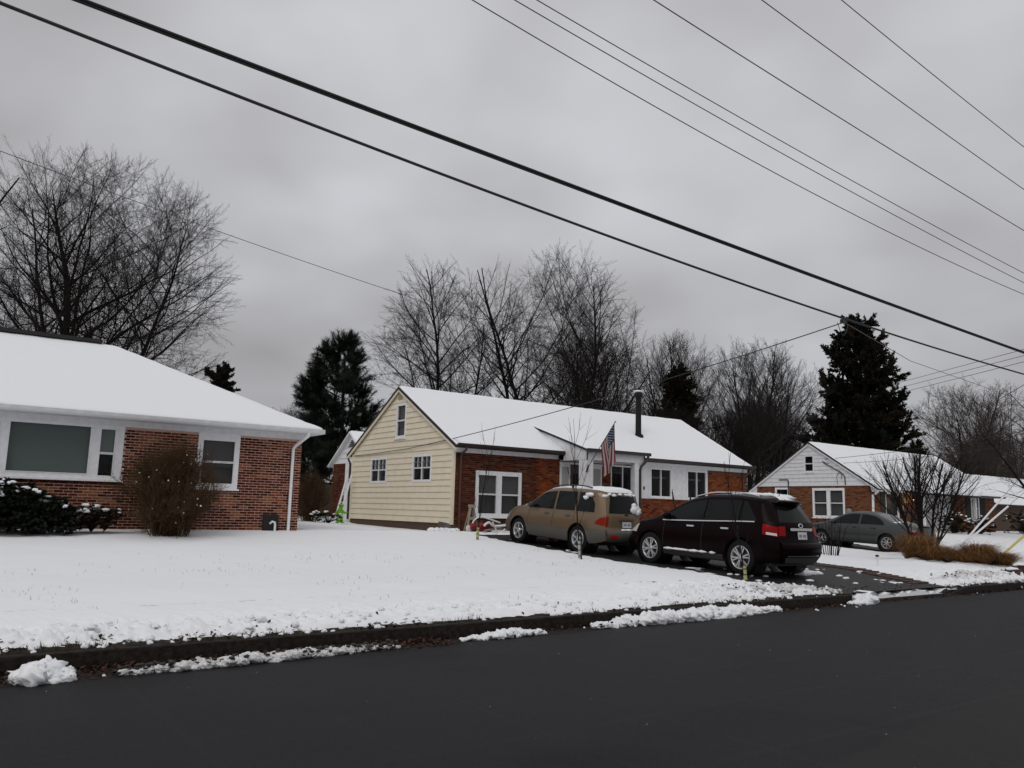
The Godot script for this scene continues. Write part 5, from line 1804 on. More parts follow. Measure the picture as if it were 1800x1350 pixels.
func conifer(called: String, label: String, base: Vector3, h: float, radius: float, low: float, seed_: int, cedar: bool, snow_n: int) -> void:
	rng.seed = seed_
	var t := thing(called, label, "tree", base, 0.0, "evergreens behind the houses")
	var tr := MB.new()
	tr.tube(PackedVector3Array([Vector3(0, -0.3, 0), Vector3(0.05, h * 0.5, 0.05), Vector3(0, h * 0.96, 0)]), PackedFloat32Array([h * 0.018, h * 0.011, 0.02]), 8)
	var br := MB.new()
	var xf := [[], [], []]
	var tint := [PackedColorArray(), PackedColorArray(), PackedColorArray()]
	var snow := []
	var y := low
	while y < h * 0.99:
		var q := (y - low) / (h - low)
		var env := radius * ((pow(1.0 - q, 0.58) * (0.85 + 0.3 * nz.get_noise_1d(y * 90.0 + seed_ * 7.0))) if cedar else (pow(1.0 - q, 0.8) * (0.85 + 0.45 * nz.get_noise_1d(y * 70.0 + seed_ * 7.0)) + 0.04))
		var n := 4 if cedar else 4
		for k in n:
			var az := rng.randf() * TAU
			var l := maxf(env * (rng.randf_range(0.45, 1.18) if cedar else rng.randf_range(0.4, 1.2)), 0.35)
			var up := 0.35 if cedar else lerpf(0.05, 0.55, q)
			var d := Vector3(cos(az), up, sin(az)).normalized()
			var pts := PackedVector3Array()
			var m := maxi(3, int(l / 0.45))
			var p := Vector3(0, y, 0)
			pts.append(p)
			for i in m:
				d = (d + rv(0.12) + Vector3.UP * (0.10 if not cedar else 0.05)).normalized()
				p += d * l / m
				pts.append(p)
			var rr := PackedFloat32Array()
			for i in m + 1: rr.append(lerpf(0.012 + 0.012 * l, 0.008, i / float(m)))
			br.tube(pts, rr, 3)
			var c := int(l * (7.0 if cedar else 12.0)) + 3
			for i in c:
				var tt := lerpf(0.25 if cedar else 0.45, 1.0, rng.randf() ** 0.75)
				var u := tt * m * 0.9999
				var o := pts[int(u)].lerp(pts[int(u) + 1], fmod(u, 1.0))
				var ax := (pts[int(u) + 1] - pts[int(u)]).normalized()
				var e := (ax * 0.7 + rv(0.75) + Vector3.UP * (0.25 if cedar else 0.4)).normalized()
				var s := rng.randf_range(0.8, 1.35) * (1.0 if cedar else 1.35)
				var ix := rng.randi() % (3 if cedar else 2)
				xf[ix].append(Transform3D(turn_to(e, rng.randf() * TAU, Vector3.ONE * s), o + rv(0.08)))
				var g := rng.randf_range(0.7, 1.3)
				tint[ix].append(Color(0.026, 0.017, 0.009) * g if cedar and rng.randf() < 0.35 else (Color(0.010, 0.0125, 0.0075) * g if cedar else Color(0.011, 0.016, 0.010) * g))
			if rng.randf() < snow_n / 100.0:
				snow.append(Transform3D(Basis.from_scale(Vector3(rng.randf_range(0.1, 0.28), 0.06, rng.randf_range(0.1, 0.28))), pts[m - 1] + Vector3(0, 0.12, 0)))
		y += (0.27 if cedar else 0.42) * rng.randf_range(0.7, 1.3)
	obj("trunk", tr, M.bark, t)
	var crown := obj("crown", br, M.bark, t)
	for k in (3 if cedar else 2): many("foliage", fronds[k] if cedar else needles[k], xf[k], M.leaf, crown, tint[k])
	if snow.size():
		var sm := MB.new()
		sm.blob(Vector3.ZERO, Vector3.ONE, nf, 0.4, 1.0, 5)
		many("snow_on_branches", sm.done(), snow, M.snow, crown)

func twig_bush(called: String, label: String, base: Vector3, h: float, radius: float, n: int, seed_: int, twig: Material, leaf_col: Color, snow: bool, spray := 0.5, category := "shrub") -> Node3D:
	rng.seed = seed_
	var t := thing(called, label, category, base)
	var mb := MB.new()
	var xf := [[], [], [], []]
	var lv := []
	var cols := PackedColorArray()
	var sn := []
	for i in n:
		var az := rng.randf() * TAU
		var phi := lerpf(0.12, PI * 0.5, pow(rng.randf(), 0.75))
		var out := pow(cos(phi), 0.65) * rng.randf_range(0.72, 1.06)
		var tip := Vector3(cos(az) * radius * out, h * rng.randf_range(0.85, 1.05) * (0.08 + 0.92 * sin(phi)), sin(az) * radius * out)
		var b := Vector3(cos(az + rng.randf_range(-0.8, 0.8)), 0, sin(az + rng.randf_range(-0.8, 0.8))) * radius * 0.5 * out * sqrt(rng.randf()) + Vector3(0, -0.05, 0)
		var pts := PackedVector3Array([b, b.lerp(tip, 0.35) + Vector3(0, h * 0.10, 0) + rv(0.04), b.lerp(tip, 0.7) + Vector3(0, h * 0.08, 0) + rv(0.05), tip])
		mb.tube(pts, PackedFloat32Array([0.010, 0.008, 0.006, 0.003]), 4)
		for k in 9:
			var u := lerpf(0.04, 1.0, rng.randf()) * 2.999
			var q := pts[int(u)].lerp(pts[int(u) + 1], fmod(u, 1.0))
			var e := ((tip - b).normalized() + rv(0.7)).normalized()
			var s := spray * rng.randf_range(0.6, 1.2)
			xf[rng.randi() % 4].append(Transform3D(turn_to(e, rng.randf() * TAU, Vector3.ONE * s), q))
			if leaf_col.a > 0:
				for m in 5:
					var ls := rng.randf_range(0.02, 0.045)
					lv.append(Transform3D(turn_to(e + rv(1.2), rng.randf() * TAU, Vector3.ONE * ls), q + e * s * rng.randf() * 0.8 + rv(0.05)))
					cols.append(leaf_col * rng.randf_range(0.6, 1.3))
			if snow and rng.randf() < 0.03: sn.append(Transform3D(Basis.from_scale(Vector3.ONE * rng.randf_range(0.006, 0.022)), q + e * s * 0.6))
	var st := obj("stems", mb, twig, t)
	for k in 4: many("twigs", sprays[k], xf[k], twig, st)
	if lv.size(): many("leaves", leaf_mesh, lv, M.leaf, st, cols)
	if sn.size():
		var sm := MB.new()
		sm.blob(Vector3.ZERO, Vector3.ONE, nf, 0.4, 1.0, 4)
		many("snow_specks", sm.done(), sn, M.snow, st)
	return t

func leafy_shrub(label: String, base: Vector3, domes: Array, seed_: int, snow_p: float, leaf: Color, size := 0.11) -> void:
	rng.seed = seed_
	var t := thing("evergreen_shrub", label, "shrub", base)
	var st := MB.new()
	var lv := []
	var cols := PackedColorArray()
	var sn := MB.new()
	for d in domes:      # [centre, radii, rosettes]
		var c: Vector3 = d[0]
		var r: Vector3 = d[1]
		for i in d[2]:
			var v := rv(1.0).normalized()
			if v.y < -0.6: v.y = -v.y
			var q := c + v * r * rng.randf_range(0.45, 1.05)
			if q.y < 0.03: continue
			st.tube(PackedVector3Array([Vector3(c.x * 0.6, 0, c.z * 0.6), c.lerp(q, 0.4) + rv(0.05), q]), PackedFloat32Array([0.008, 0.006, 0.003]), 3)
			for k in 9:
				var az := TAU * k / 9.0 + rng.randf()
				var e := (v * 0.6 + Vector3(cos(az), rng.randf_range(-0.5, 0.4), sin(az))).normalized()
				lv.append(Transform3D(turn_to(e, rng.randf() * TAU, Vector3.ONE * size * rng.randf_range(0.7, 1.2)), q))
				cols.append(leaf * rng.randf_range(0.5, 1.5))
			if v.y > 0.25 and (q - c).length() > (v * r).length() * 0.85 and rng.randf() < snow_p:
				for k in 2: sn.blob(q + Vector3(0, 0.025, 0) + rv(0.05), Vector3(rng.randf_range(0.03, 0.09), rng.randf_range(0.02, 0.04), rng.randf_range(0.03, 0.09)), nf, 0.5, 1.6, 5)
	var s := obj("stems", st, M.bark, t)
	many("leaves", leaf_mesh, lv, M.leaf, s, cols)
	if sn.v.size(): obj("snow", sn, M.snow, t).set_meta("kind", "stuff")

func sapling(label: String, at: Vector2, h: float, seed_: int, lean: float, guard_h: float, dark: bool) -> void:
	rng.seed = seed_
	var y := top(at.x, at.y)
	var t := thing("sapling", label, "young tree", Vector3(at.x, y, at.y), 0.0, "saplings on the front lawn")
	var tr := MB.new()
	var pts := PackedVector3Array()
	var rr := PackedFloat32Array()
	var p := Vector3(0, -0.1, 0)
	var d := Vector3(lean, 1, 0).normalized()
	for i in 11:
		pts.append(p)
		rr.append(lerpf(0.020, 0.003, i / 10.0))
		d = (d + rv(0.045)).normalized()
		p += d * h / 10.0
	tr.tube(pts, rr, 6)
	obj("trunk", tr, M.bark, t)
	var br := MB.new()
	for i in 11:
		var u := lerpf(2.0, 8.5, (i + rng.randf()) / 11.0)
		var q := pts[int(u)].lerp(pts[int(u) + 1], fmod(u, 1.0))
		var az := i * 2.4 + rng.randf()
		var e := Vector3(cos(az) * 0.4, 1, sin(az) * 0.4).normalized()
		var l := h * rng.randf_range(0.18, 0.36)
		var m := q + e * l * 0.5 + rv(0.03)
		var z := m + (e + Vector3.UP * 0.6).normalized() * l * 0.5
		br.tube(PackedVector3Array([q, m, z]), PackedFloat32Array([0.006, 0.005, 0.0025]), 4)
		for k in 2:
			var g := (e + rv(0.5)).normalized() * l * 0.35
			br.tube(PackedVector3Array([m, m + g]), PackedFloat32Array([0.004, 0.002]), 3)
	obj("branch", br, M.twig, t)
	var gd := MB.new()
	gd.lathe(PackedVector2Array([Vector2(0.038, 0.0), Vector2(0.036, guard_h)]), 10, Transform3D(Basis(Vector3.BACK, -lean), Vector3.ZERO))
	var gm := mat(0.36, 0.36, 0.33, 0.6) if dark else mat(0.36, 0.34, 0.14, 0.6)
	var gobj := obj("trunk_guard", gd, gm, t)
	var mk := MB.new()
	for i in [0, 2, 4]: mk.lathe(PackedVector2Array([Vector2(0.0395, guard_h * (0.12 + i * 0.17)), Vector2(0.0392, guard_h * (0.12 + i * 0.17) + 0.02 + 0.015 * (i % 2))]), 10, Transform3D(Basis(Vector3.BACK, -lean), Vector3.ZERO))
	obj("guard_band", mk, M.black, gobj)

func fan_shrub(label: String, base: Vector3, n: int, h: float, radius: float, seed_: int) -> void:
	rng.seed = seed_
	var t := thing("bare_shrub", label, "shrub", base)
	var mb := MB.new()
	for i in n:
		var az := TAU * i / n + rng.randf_range(-0.3, 0.3)
		var out := radius * rng.randf_range(0.45, 1.1)
		var b := Vector3(cos(az), 0, sin(az)) * radius * 0.3
		var tip := Vector3(cos(az) * out, h * rng.randf_range(0.75, 1.1), sin(az) * out)
		var m := b.lerp(tip, 0.5) + rv(0.03) - Vector3(0, 0.02, 0)
		mb.tube(PackedVector3Array([b - Vector3(0, 0.1, 0), m, tip]), PackedFloat32Array([0.017, 0.013, 0.007]), 5)
		for k in 3:
			var q := m.lerp(tip, rng.randf())
			mb.tube(PackedVector3Array([q, q + ((tip - b).normalized() + rv(0.6)).normalized() * 0.22]), PackedFloat32Array([0.007, 0.003]), 3)
	obj("stems", mb, M.twig, t)

# ---------------------------------------------------------------- wires
func span_wire(called: String, label: String, category: String, z: float, p: Array, x0: float, x1: float, r: float, bundle := 1) -> void:
	# a sagging line along the street through three known points (x, y)
	var a: Vector2 = p[0]
	var b: Vector2 = p[1]
	var c: Vector2 = p[2]
	var d1 := (b.y - a.y) / (b.x - a.x)
	var d2 := ((c.y - b.y) / (c.x - b.x) - d1) / (c.x - a.x)
	var mb := MB.new()
	var offs := [Vector2.ZERO]
	if bundle == 3: offs = [Vector2(0.0, -0.018), Vector2(0.02, 0.012), Vector2(-0.018, 0.016)]
	for o in offs:
		var pts := PackedVector3Array()
		var rr := PackedFloat32Array()
		for i in 61:
			var x := lerpf(x0, x1, i / 60.0)
			pts.append(Vector3(x, a.y + d1 * (x - a.x) + d2 * (x - a.x) * (x - b.x) + o.y, z + o.x))
			rr.append(r)
		mb.tube(pts, rr, 6)
	tag(obj(called, mb, M.cable), label, category, "wires along the street")

func drop_wire(called: String, label: String, category: String, pts: Array, sag: float, r: float) -> void:
	var mb := MB.new()
	var pp := PackedVector3Array()
	var rr := PackedFloat32Array()
	for s in pts.size() - 1:
		for i in 17:
			var t := i / 16.0
			if s > 0 and i == 0: continue
			pp.append((pts[s] as Vector3).lerp(pts[s + 1], t) - Vector3(0, sag * 4.0 * t * (1.0 - t) if s == 0 else 0.0, 0))
			rr.append(r)
	mb.tube(pp, rr, 6)
	tag(obj(called, mb, M.cable), label, category, "service wires to the houses")

func make_wires() -> void:
	var z := -10.3
	span_wire("telephone_cable", "thick twisted cable, upper of the two heavy lines crossing the whole sky", "cable", z, [Vector2(0.98, 7.41), Vector2(11.27, 6.96), Vector2(25.45, 6.45)], -16, 41, 0.020, 3)
	span_wire("telephone_cable", "thick black cable, lower of the two heavy lines crossing the whole sky", "cable", z, [Vector2(0.22, 7.06), Vector2(11.26, 6.27), Vector2(25.36, 5.81)], -16, 41, 0.023)
	span_wire("power_line", "thin wire, lowest and leftmost of the six at upper right", "wire", z, [Vector2(6.42, 9.65), Vector2(12.97, 8.92), Vector2(25.72, 8.22)], -16, 41, 0.009)
	span_wire("power_line", "thin wire, lower of the close pair at upper right", "wire", z, [Vector2(7.25, 9.99), Vector2(12.99, 9.45), Vector2(25.78, 8.58)], -16, 41, 0.009)
	span_wire("power_line", "thin wire, upper of the close pair at upper right", "wire", z, [Vector2(7.72, 10.18), Vector2(12.99, 9.72), Vector2(25.82, 8.88)], -16, 41, 0.009)
	span_wire("power_line", "thin wire, third from the right corner of the sky", "wire", z, [Vector2(10.52, 11.33), Vector2(18.0, 10.75), Vector2(26.03, 10.23)], -16, 41, 0.011)
	span_wire("power_line", "thin wire, second from the right corner of the sky", "wire", z, [Vector2(13.82, 12.69), Vector2(20.0, 12.1), Vector2(26.23, 11.57)], -16, 41, 0.011)
	span_wire("power_line", "thin wire nearest the upper right corner of the sky", "wire", z, [Vector2(16.89, 13.95), Vector2(21.5, 13.46), Vector2(26.45, 12.99)], -16, 41, 0.011)
	var a := Vector3(16.45, 5.93, -10.3)
	drop_wire("service_drop", "dark service wire from the lower heavy cable across the middle house roof", "wire", [a, Vector3(13.93, 3.84, -22.45), Vector3(13.93, 3.64, -25.5), Vector3(13.93, 3.56, -28.5), Vector3(13.93, 3.55, -29.9)], 0.12, 0.012)
	var lp := MB.new()
	var pp := PackedVector3Array()
	var rr := PackedFloat32Array()
	for i in 11:
		var t := i / 10.0
		pp.append(a + Vector3(lerpf(-0.25, 0.15, t), -0.04 - 0.26 * sin(PI * t), 0.02))
		rr.append(0.008)
	lp.tube(pp, rr, 5)
	lp.box(a + Vector3(0, 0.03, 0), Vector3(0.12, 0.08, 0.08))
	tag(obj("wire_splice", lp, M.cable), "looped splice where service wires leave the lower heavy cable", "splice")
	drop_wire("service_drop", "thin wire sloping down to the right past the dark cedar", "wire", [a + Vector3(0.1, 0, 0), Vector3(28.9, 7.33, -15.48), Vector3(48.4, 8.3, -20.0), Vector3(60, 8.6, -22.6)], 0.0, 0.010)
	drop_wire("distant_wire", "long thin wire in front of the big bare tree at left", "wire", [Vector3(-9.0, 14.1, -29.2), Vector3(19.14, 12.34, -36.54), Vector3(38.0, 11.1, -41.0)], 0.25, 0.014)
	for i in 3:
		drop_wire("distant_wire", ["highest of three far wires right of the dark cedar", "middle of three far wires right of the dark cedar", "lowest of three far wires right of the dark cedar"][i], "wire", [Vector3(84, 15.7 - 0.55 * i, -49), Vector3(64.5, 14.12 - 0.45 * i, -26.1), Vector3(60, 13.8 - 0.45 * i, -21)], 0.0, 0.02)
	drop_wire("distant_wire", "short dark wire rising to the right edge above the brown trees", "wire", [Vector3(63.3, 10.4, -27.6), Vector3(54.0, 9.9, -22.0), Vector3(47, 9.5, -18)], 0.0, 0.022)
	drop_wire("service_drop", "upper wire running to the white gable of the far right house", "wire", [Vector3(38.42, 4.65, -25.4), Vector3(41.0, 6.9, -10.6)], 0.35, 0.012)
	drop_wire("service_drop", "lower wire running to the white gable of the far right house", "wire", [Vector3(38.42, 4.42, -25.45), Vector3(41.0, 6.4, -10.6)], 0.5, 0.010)
	# poles, both outside the picture, that carry all this
	for x in [41.0, -16.0]:
		var t := thing("utility_pole", "brown wooden utility pole beyond the %s end of the wires" % ("right" if x > 0 else "left"), "pole", Vector3(x, ground(x, z), z - 0.2))
		var mb := MB.new()
		mb.tube(PackedVector3Array([Vector3(0, -0.5, 0), Vector3(0, 15.4, 0)]), PackedFloat32Array([0.16, 0.1]), 12, true)
		obj("pole", mb, M.bark_pole, t)
		var ca := MB.new()
		for y in [8.0, 10.0, 12.6]: ca.box(Vector3(0, y, 0.16), Vector3(0.1, 0.12, 0.3))
		obj("bracket", ca, M.bark_pole, t)
	# guys with their plastic guards
	var guys := [[Vector3(34.5, 0.74, -16.7), Vector3(41, 11.2, -10.5), 2.5, "white guard on the steeper of two guy wires in the next yard", M.trim], [Vector3(34.55, 0.72, -16.68), Vector3(41, 8.6, -10.5), 2.35, "white guard on the flatter of two guy wires in the next yard", M.trim], [Vector3(30.6, 0.42, -13.6), Vector3(41, 7.2, -10.5), 2.3, "yellow guard on a guy wire at the right edge", mat(0.5, 0.43, 0.10, 0.6)]]
	for g in guys:
		var base: Vector3 = g[0]
		var d: Vector3 = (g[1] - base).normalized()
		var t := thing("guy_wire", g[3], "guy wire", base)
		var w := MB.new()
		w.rod(-d * 0.3, g[1] - base, 0.008, 5)
		obj("wire", w, M.cable, t)
		var gd := MB.new()
		gd.rod(d * 0.1, d * g[2], 0.038, 8)
		obj("guard", gd, g[4], t)

# ---------------------------------------------------------------- everything else standing about
func make_flag() -> void:
	var b := Vector3(18.33, 3.05, -21.08)
	var tip := Vector3(18.74, 4.60, -20.15)
	var t := thing("porch_flag", "American flag hanging limp from a slanted pole on the porch post", "flag", b)
	var pole := MB.new()
	pole.rod(Vector3.ZERO, tip - b, 0.014, 8)
	pole.blob(tip - b, Vector3(0.025, 0.025, 0.025), nf, 0.0)
	obj("pole", pole, mat(0.05, 0.03, 0.02, 0.5), t)
	var br := MB.new()
	br.rod(Vector3(0, -0.12, -0.03), Vector3(0.03, 0.12, 0.05), 0.03, 8)
	obj("bracket", br, M.gutter, t)
	var ax := (b - tip).normalized()
	var cloth := func(h: float, f: float) -> Vector3:
		var p := tip + ax * (0.06 + 0.86 * h) - b
		var pull := 0.42 * smoothstep(0.0, 1.0, f)
		var mid := tip + ax * 0.40 - b
		p.x = lerpf(p.x, mid.x + 0.12, pull)
		p.z = lerpf(p.z, mid.z, pull * 0.9)
		p += Vector3(0.055 * sin(h * 9.0 + f * 1.5) * f, -1.28 * f * (1.0 - 0.12 * h) - 0.05 * sin(h * 6.0) * f, 0.07 * cos(h * 9.0 + 0.6) * f)
		return p
	var fm := col_mat(0.9)
	fm.backlight_enabled = true
	fm.backlight = Color(0.15, 0.15, 0.15)
	var fl := MB.new()
	for i in 39:
		for j in 24:
			var h0 := i / 39.0
			var f0 := j / 24.0
			var stripe := int(i / 3.0)
			var col := Color(0.17, 0.010, 0.018) if stripe % 2 == 0 else Color(0.38, 0.36, 0.355)
			if i < 21 and f0 < 0.395: col = Color(0.012, 0.016, 0.06)
			fl.paint(col)
			fl.quad(cloth.call(h0, f0), cloth.call(h0 + 1 / 39.0, f0), cloth.call(h0 + 1 / 39.0, f0 + 1 / 24.0), cloth.call(h0, f0 + 1 / 24.0))
	var fo := obj("cloth", fl, fm, t)
	var st := MB.new()
	for r in 9:
		for k in (6 if r % 2 == 0 else 5):
			var h := 0.54 * (r + 0.8) / 9.6
			var f := 0.39 * (k + (0.5 if r % 2 == 0 else 1.0)) / 6.0
			var c: Vector3 = cloth.call(h, f)
			var u: Vector3 = (cloth.call(h + 0.01, f) - c).normalized() * 0.02
			var v: Vector3 = (cloth.call(h, f + 0.01) - c).normalized() * 0.02
			var n := u.cross(v).normalized()
			for s in [0.002, -0.002]:
				var pts := []
				for q in 10: pts.append(c + n * s + (u * cos(TAU * q / 10) + v * sin(TAU * q / 10)) * (1.0 if q % 2 == 0 else 0.4))
				for q in 10: st.tri(c + n * s, pts[q], pts[(q + 1) % 10])
	obj("stars", st, mat(0.65, 0.65, 0.65, 0.9), fo)

func make_clutter() -> void:
	rng.seed = 77
	# ladder against the rear corner of the middle house
	var t := thing("ladder", "white ladder leaning at the back corner of the cream gable", "ladder", Vector3(13.5, 0.98, -30.25))
	var a := Vector3(0.30, 1.85, 0.35)
	for s in [-0.19, 0.19]:
		var mb := MB.new()
		mb.bar(Vector3(0, 0, s), a + Vector3(0, 0, s), 0.035, 0.07)
		obj("rail", mb, M.trim, t)
	for i in 6:
		var mb := MB.new()
		mb.rod(a * (i + 0.6) / 6.3 + Vector3(0, 0, -0.19), a * (i + 0.6) / 6.3 + Vector3(0, 0, 0.19), 0.016, 6)
		obj("rung", mb, M.trim, t)
	# lime green plastic figure
	t = thing("lawn_figure", "lime green plastic figure standing by the ladder", "lawn ornament", Vector3(13.05, 0.98, -28.95))
	var g := mat(0.16, 0.42, 0.02, 0.5)
	var mb := MB.new()
	for q in [[Vector3(0, 0.32, 0), Vector3(0.12, 0.17, 0.09)], [Vector3(0, 0.47, 0), Vector3(0.10, 0.10, 0.08)], [Vector3(-0.07, 0.12, 0), Vector3(0.06, 0.14, 0.06)], [Vector3(0.08, 0.12, 0), Vector3(0.06, 0.14, 0.06)], [Vector3(-0.10, 0.02, 0.03), Vector3(0.09, 0.03, 0.09)], [Vector3(0.10, 0.02, 0.03), Vector3(0.09, 0.03, 0.09)]]:
		mb.blob(q[0], q[1], nf, 0.0, 1.0, 9)
	obj("body", mb, g, t)
	mb = MB.new()
	mb.blob(Vector3(0.02, 0.61, 0.02), Vector3(0.085, 0.095, 0.085), nf, 0.0, 1.0, 9)
	mb.blob(Vector3(0.02, 0.66, 0.03), Vector3(0.11, 0.03, 0.12), nf, 0.0, 1.0, 7)
	obj("head", mb, g, t)
	for s in [-1.0, 1.0]:
		mb = MB.new()
		mb.tube(PackedVector3Array([Vector3(0.08 * s, 0.45, 0), Vector3(0.19 * s, 0.36, 0.05), Vector3(0.22 * s, 0.40 if s > 0 else 0.26, 0.12)]), PackedFloat32Array([0.045, 0.038, 0.035]), 8, true)
		obj("arm", mb, g, t)
	# things left by the brick wall
	t = thing("trestle", "weathered wooden trestle standing by the brick wall window", "trestle", Vector3(14.2, 0.9, -21.75))
	for q in [[-0.24, 0.12], [0.2, 0.12], [-0.2, -0.14], [0.22, -0.14]]:
		mb = MB.new()
		mb.bar(Vector3(q[0], -0.05, q[1]), Vector3(q[0] * 0.25, 0.78, q[1] * 0.3), 0.06, 0.035)
		obj("leg", mb, mat(0.24, 0.21, 0.16, 0.85), t)
	mb = MB.new()
	mb.bar(Vector3(-0.1, 0.8, 0), Vector3(0.12, 0.8, 0), 0.1, 0.09)
	mb.bar(Vector3(-0.13, 0.42, 0.08), Vector3(0.13, 0.42, 0.08), 0.02, 0.09)
	obj("top_rail", mb, mat(0.3, 0.26, 0.2, 0.85), t)
	mb = MB.new()
	mb.blob(Vector3(14.0, 1.0, -21.6), Vector3(0.10, 0.12, 0.08), nf, 0.15, 3.0)
	tag(obj("plastic_jug", mb, mat(0.5, 0.5, 0.47, 0.4)), "pale plastic jug in the snow at the trestle's foot", "jug")
	mb = MB.new()
	for i in 9: mb.blob(Vector3(14.1 + i * 0.085, 1.06 + 0.05 * sin(i * 2.1), -21.65 + 0.05 * cos(i * 1.7)), Vector3(0.12, 0.10, 0.1), nf, 0.5, 1.6)
	tag(obj("red_tarp", mb, mat(0.20, 0.012, 0.014, 0.6)), "crumpled red tarp under white pipes beside the trestle", "tarp")
	var pipe := func(label: String, pts: Array, r: float, m: Material):
		var k := MB.new()
		var pp := PackedVector3Array()
		var rr := PackedFloat32Array()
		for i in 20:
			var u := i / 19.0 * (pts.size() - 1) * 0.9999
			var j := int(u)
			var p0: Vector3 = pts[maxi(j - 1, 0)]
			var p3: Vector3 = pts[mini(j + 2, pts.size() - 1)]
			pp.append((pts[j] as Vector3).cubic_interpolate(pts[j + 1], p0, p3, u - j))
			rr.append(r)
		k.tube(pp, rr, 8, true)
		tag(obj("plastic_pipe", k, m), label, "pipe", "pipes left by the brick wall")
	pipe.call("thin white pipe bent in an arch over the red tarp", [Vector3(14.12, 1.12, -21.6), Vector3(14.22, 1.28, -21.6), Vector3(14.42, 1.37, -21.6), Vector3(14.8, 1.31, -21.65), Vector3(15.25, 1.20, -21.7)], 0.024, M.trim)
	pipe.call("thick white pipe lying with a hump beside the tan SUV's front wheel", [Vector3(14.5, 1.10, -21.5), Vector3(14.68, 1.20, -21.5), Vector3(14.88, 1.10, -21.5), Vector3(15.2, 1.11, -21.5), Vector3(15.6, 1.17, -21.5)], 0.042, M.trim)
	pipe.call("straight white pipe sloping to the right into the snow", [Vector3(14.76, 1.23, -21.4), Vector3(14.98, 0.84, -21.4)], 0.02, M.trim)
	pipe.call("short white pipe sloping to the left into the snow", [Vector3(15.24, 1.02, -21.4), Vector3(15.03, 0.84, -21.4)], 0.02, M.trim)
	pipe.call("grey pipe half buried along the foot of the wall", [Vector3(14.5, 0.96, -21.45), Vector3(15.0, 1.0, -21.5), Vector3(15.5, 0.98, -21.5), Vector3(15.9, 0.95, -21.5)], 0.03, mat(0.2, 0.2, 0.2, 0.5))
	mb = MB.new()
	plate(mb, [Vector3(13.35, 0.86, -22.35), Vector3(13.78, 0.86, -21.9), Vector3(13.66, 1.16, -22.3), Vector3(13.5, 1.2, -22.55)], Vector3(0.03, 0, -0.06))
	tag(obj("dark_board", mb, M.gutter), "dark board tilted against the corner of the cream gable", "board")
	mb = MB.new()
	for i in 9: mb.blob(Vector3(rng.randf_range(12.9, 13.7), 0.93, rng.randf_range(-22.5, -21.6)), Vector3(0.13, 0.08, 0.12), nf, 0.6, 1.6)
	tag(obj("snow_clumps", mb, M.snow), "snow clumps fallen at the corner of the cream gable", "snow heap")
	# bucket
	var p := Vector3(17.0, 0.36, -12.45)
	t = thing("bucket", "grey plastic bucket filled with snow behind the dark SUV", "bucket", p)
	mb = MB.new()
	mb.lathe(PackedVector2Array([Vector2(0.0, 0.0), Vector2(0.13, 0.0), Vector2(0.165, 0.27), Vector2(0.178, 0.275), Vector2(0.178, 0.30), Vector2(0.16, 0.30)]), 20)
	obj("pail", mb, mat(0.20, 0.20, 0.20, 0.5), t)
	mb = MB.new()
	mb.blob(Vector3(0, 0.29, 0), Vector3(0.16, 0.06, 0.16), nf, 0.3, 4.0)
	obj("snow", mb, M.snow, t)
	mb = MB.new()
	var hp := PackedVector3Array()
	var hr := PackedFloat32Array()
	for i in 11:
		var an := PI * i / 10.0
		hp.append(Vector3(0.178 * cos(an), 0.28 + 0.05 * sin(an), 0.17 * sin(an)))
		hr.append(0.006)
	mb.tube(hp, hr, 5)
	obj("handle", mb, M.black, t)
	mb = MB.new()
	for i in 14: mb.blob(Vector3(rng.randf_range(16.2, 17.1), 0.34, rng.randf_range(-11.9, -11.5)), Vector3(0.2, 0.06, 0.14), nf, 0.5, 1.6)
	tag(obj("snow_slab", mb, M.snow), "thin slab of snow lying on the driveway below the bucket", "snow heap")
	mb = MB.new()
	for i in 26:
		var q := Vector2(rng.randf_range(14.2, 19.5), rng.randf_range(-13.5, -10.2))
		mb.blob(Vector3(q.x, ground(q.x, q.y) + 0.02, q.y), Vector3(0.09, 0.025, 0.06) * rng.randf_range(0.5, 1.3), nf, 0.6, 1.6, 5)
	var cr := obj("snow_crumbs", mb, M.snow)
	tag(cr, "scattered crumbs of snow on the wet driveway", "snow", "", "stuff")
	# path light, board and blocks on the right
	p = Vector3(20.9, top(20.9, -12.35), -12.35)
	t = thing("path_light", "small stake light with a dark cap standing in the snow", "garden light", p)
	mb = MB.new()
	mb.rod(Vector3(0.03, -0.1, 0), Vector3(0, 0.24, 0), 0.018, 6)
	obj("stake", mb, M.trim, t)
	mb = MB.new()
	mb.lathe(PackedVector2Array([Vector2(0.02, 0.23), Vector2(0.05, 0.24), Vector2(0.05, 0.27), Vector2(0.0, 0.29)]), 10)
	obj("cap", mb, M.black, t)
	p = Vector3(30.0, ground(30.0, -15.3), -15.3)
	t = thing("board_barrier", "weathered tan board panel leaning among the brown grasses", "board", p, 0.5)
	for i in 2:
		mb = MB.new()
		mb.box(Vector3(-0.28 + i * 0.6, 0.36, -0.08), Vector3(0.56, 0.78, 0.03), Basis(Vector3.RIGHT, -0.2))
		obj("board", mb, mat(0.22, 0.205, 0.13, 0.8), t)
	for i in 3:
		t = thing("stone_block", ["dark red stone block nearest the right edge", "dark red stone block beside the brown grass", "low stone block half under snow by the grass"][i], "stone block", Vector3(24.55 - i * 0.62, 0.16, -10.35 + 0.05 * i), 0.1 * i)
		mb = MB.new()
		mb.box(Vector3(0, 0.16 - 0.05 * i, 0), Vector3(0.55, 0.34 - 0.08 * i, 0.3), Basis(Vector3.UP, 0.1))
		obj("stone", mb, rough_mat(Color(0.035, 0.018, 0.015), Color(0.10, 0.05, 0.04), 0.9, 0.03, 1.2, 90 + i, 4.0), t)
		mb = MB.new()
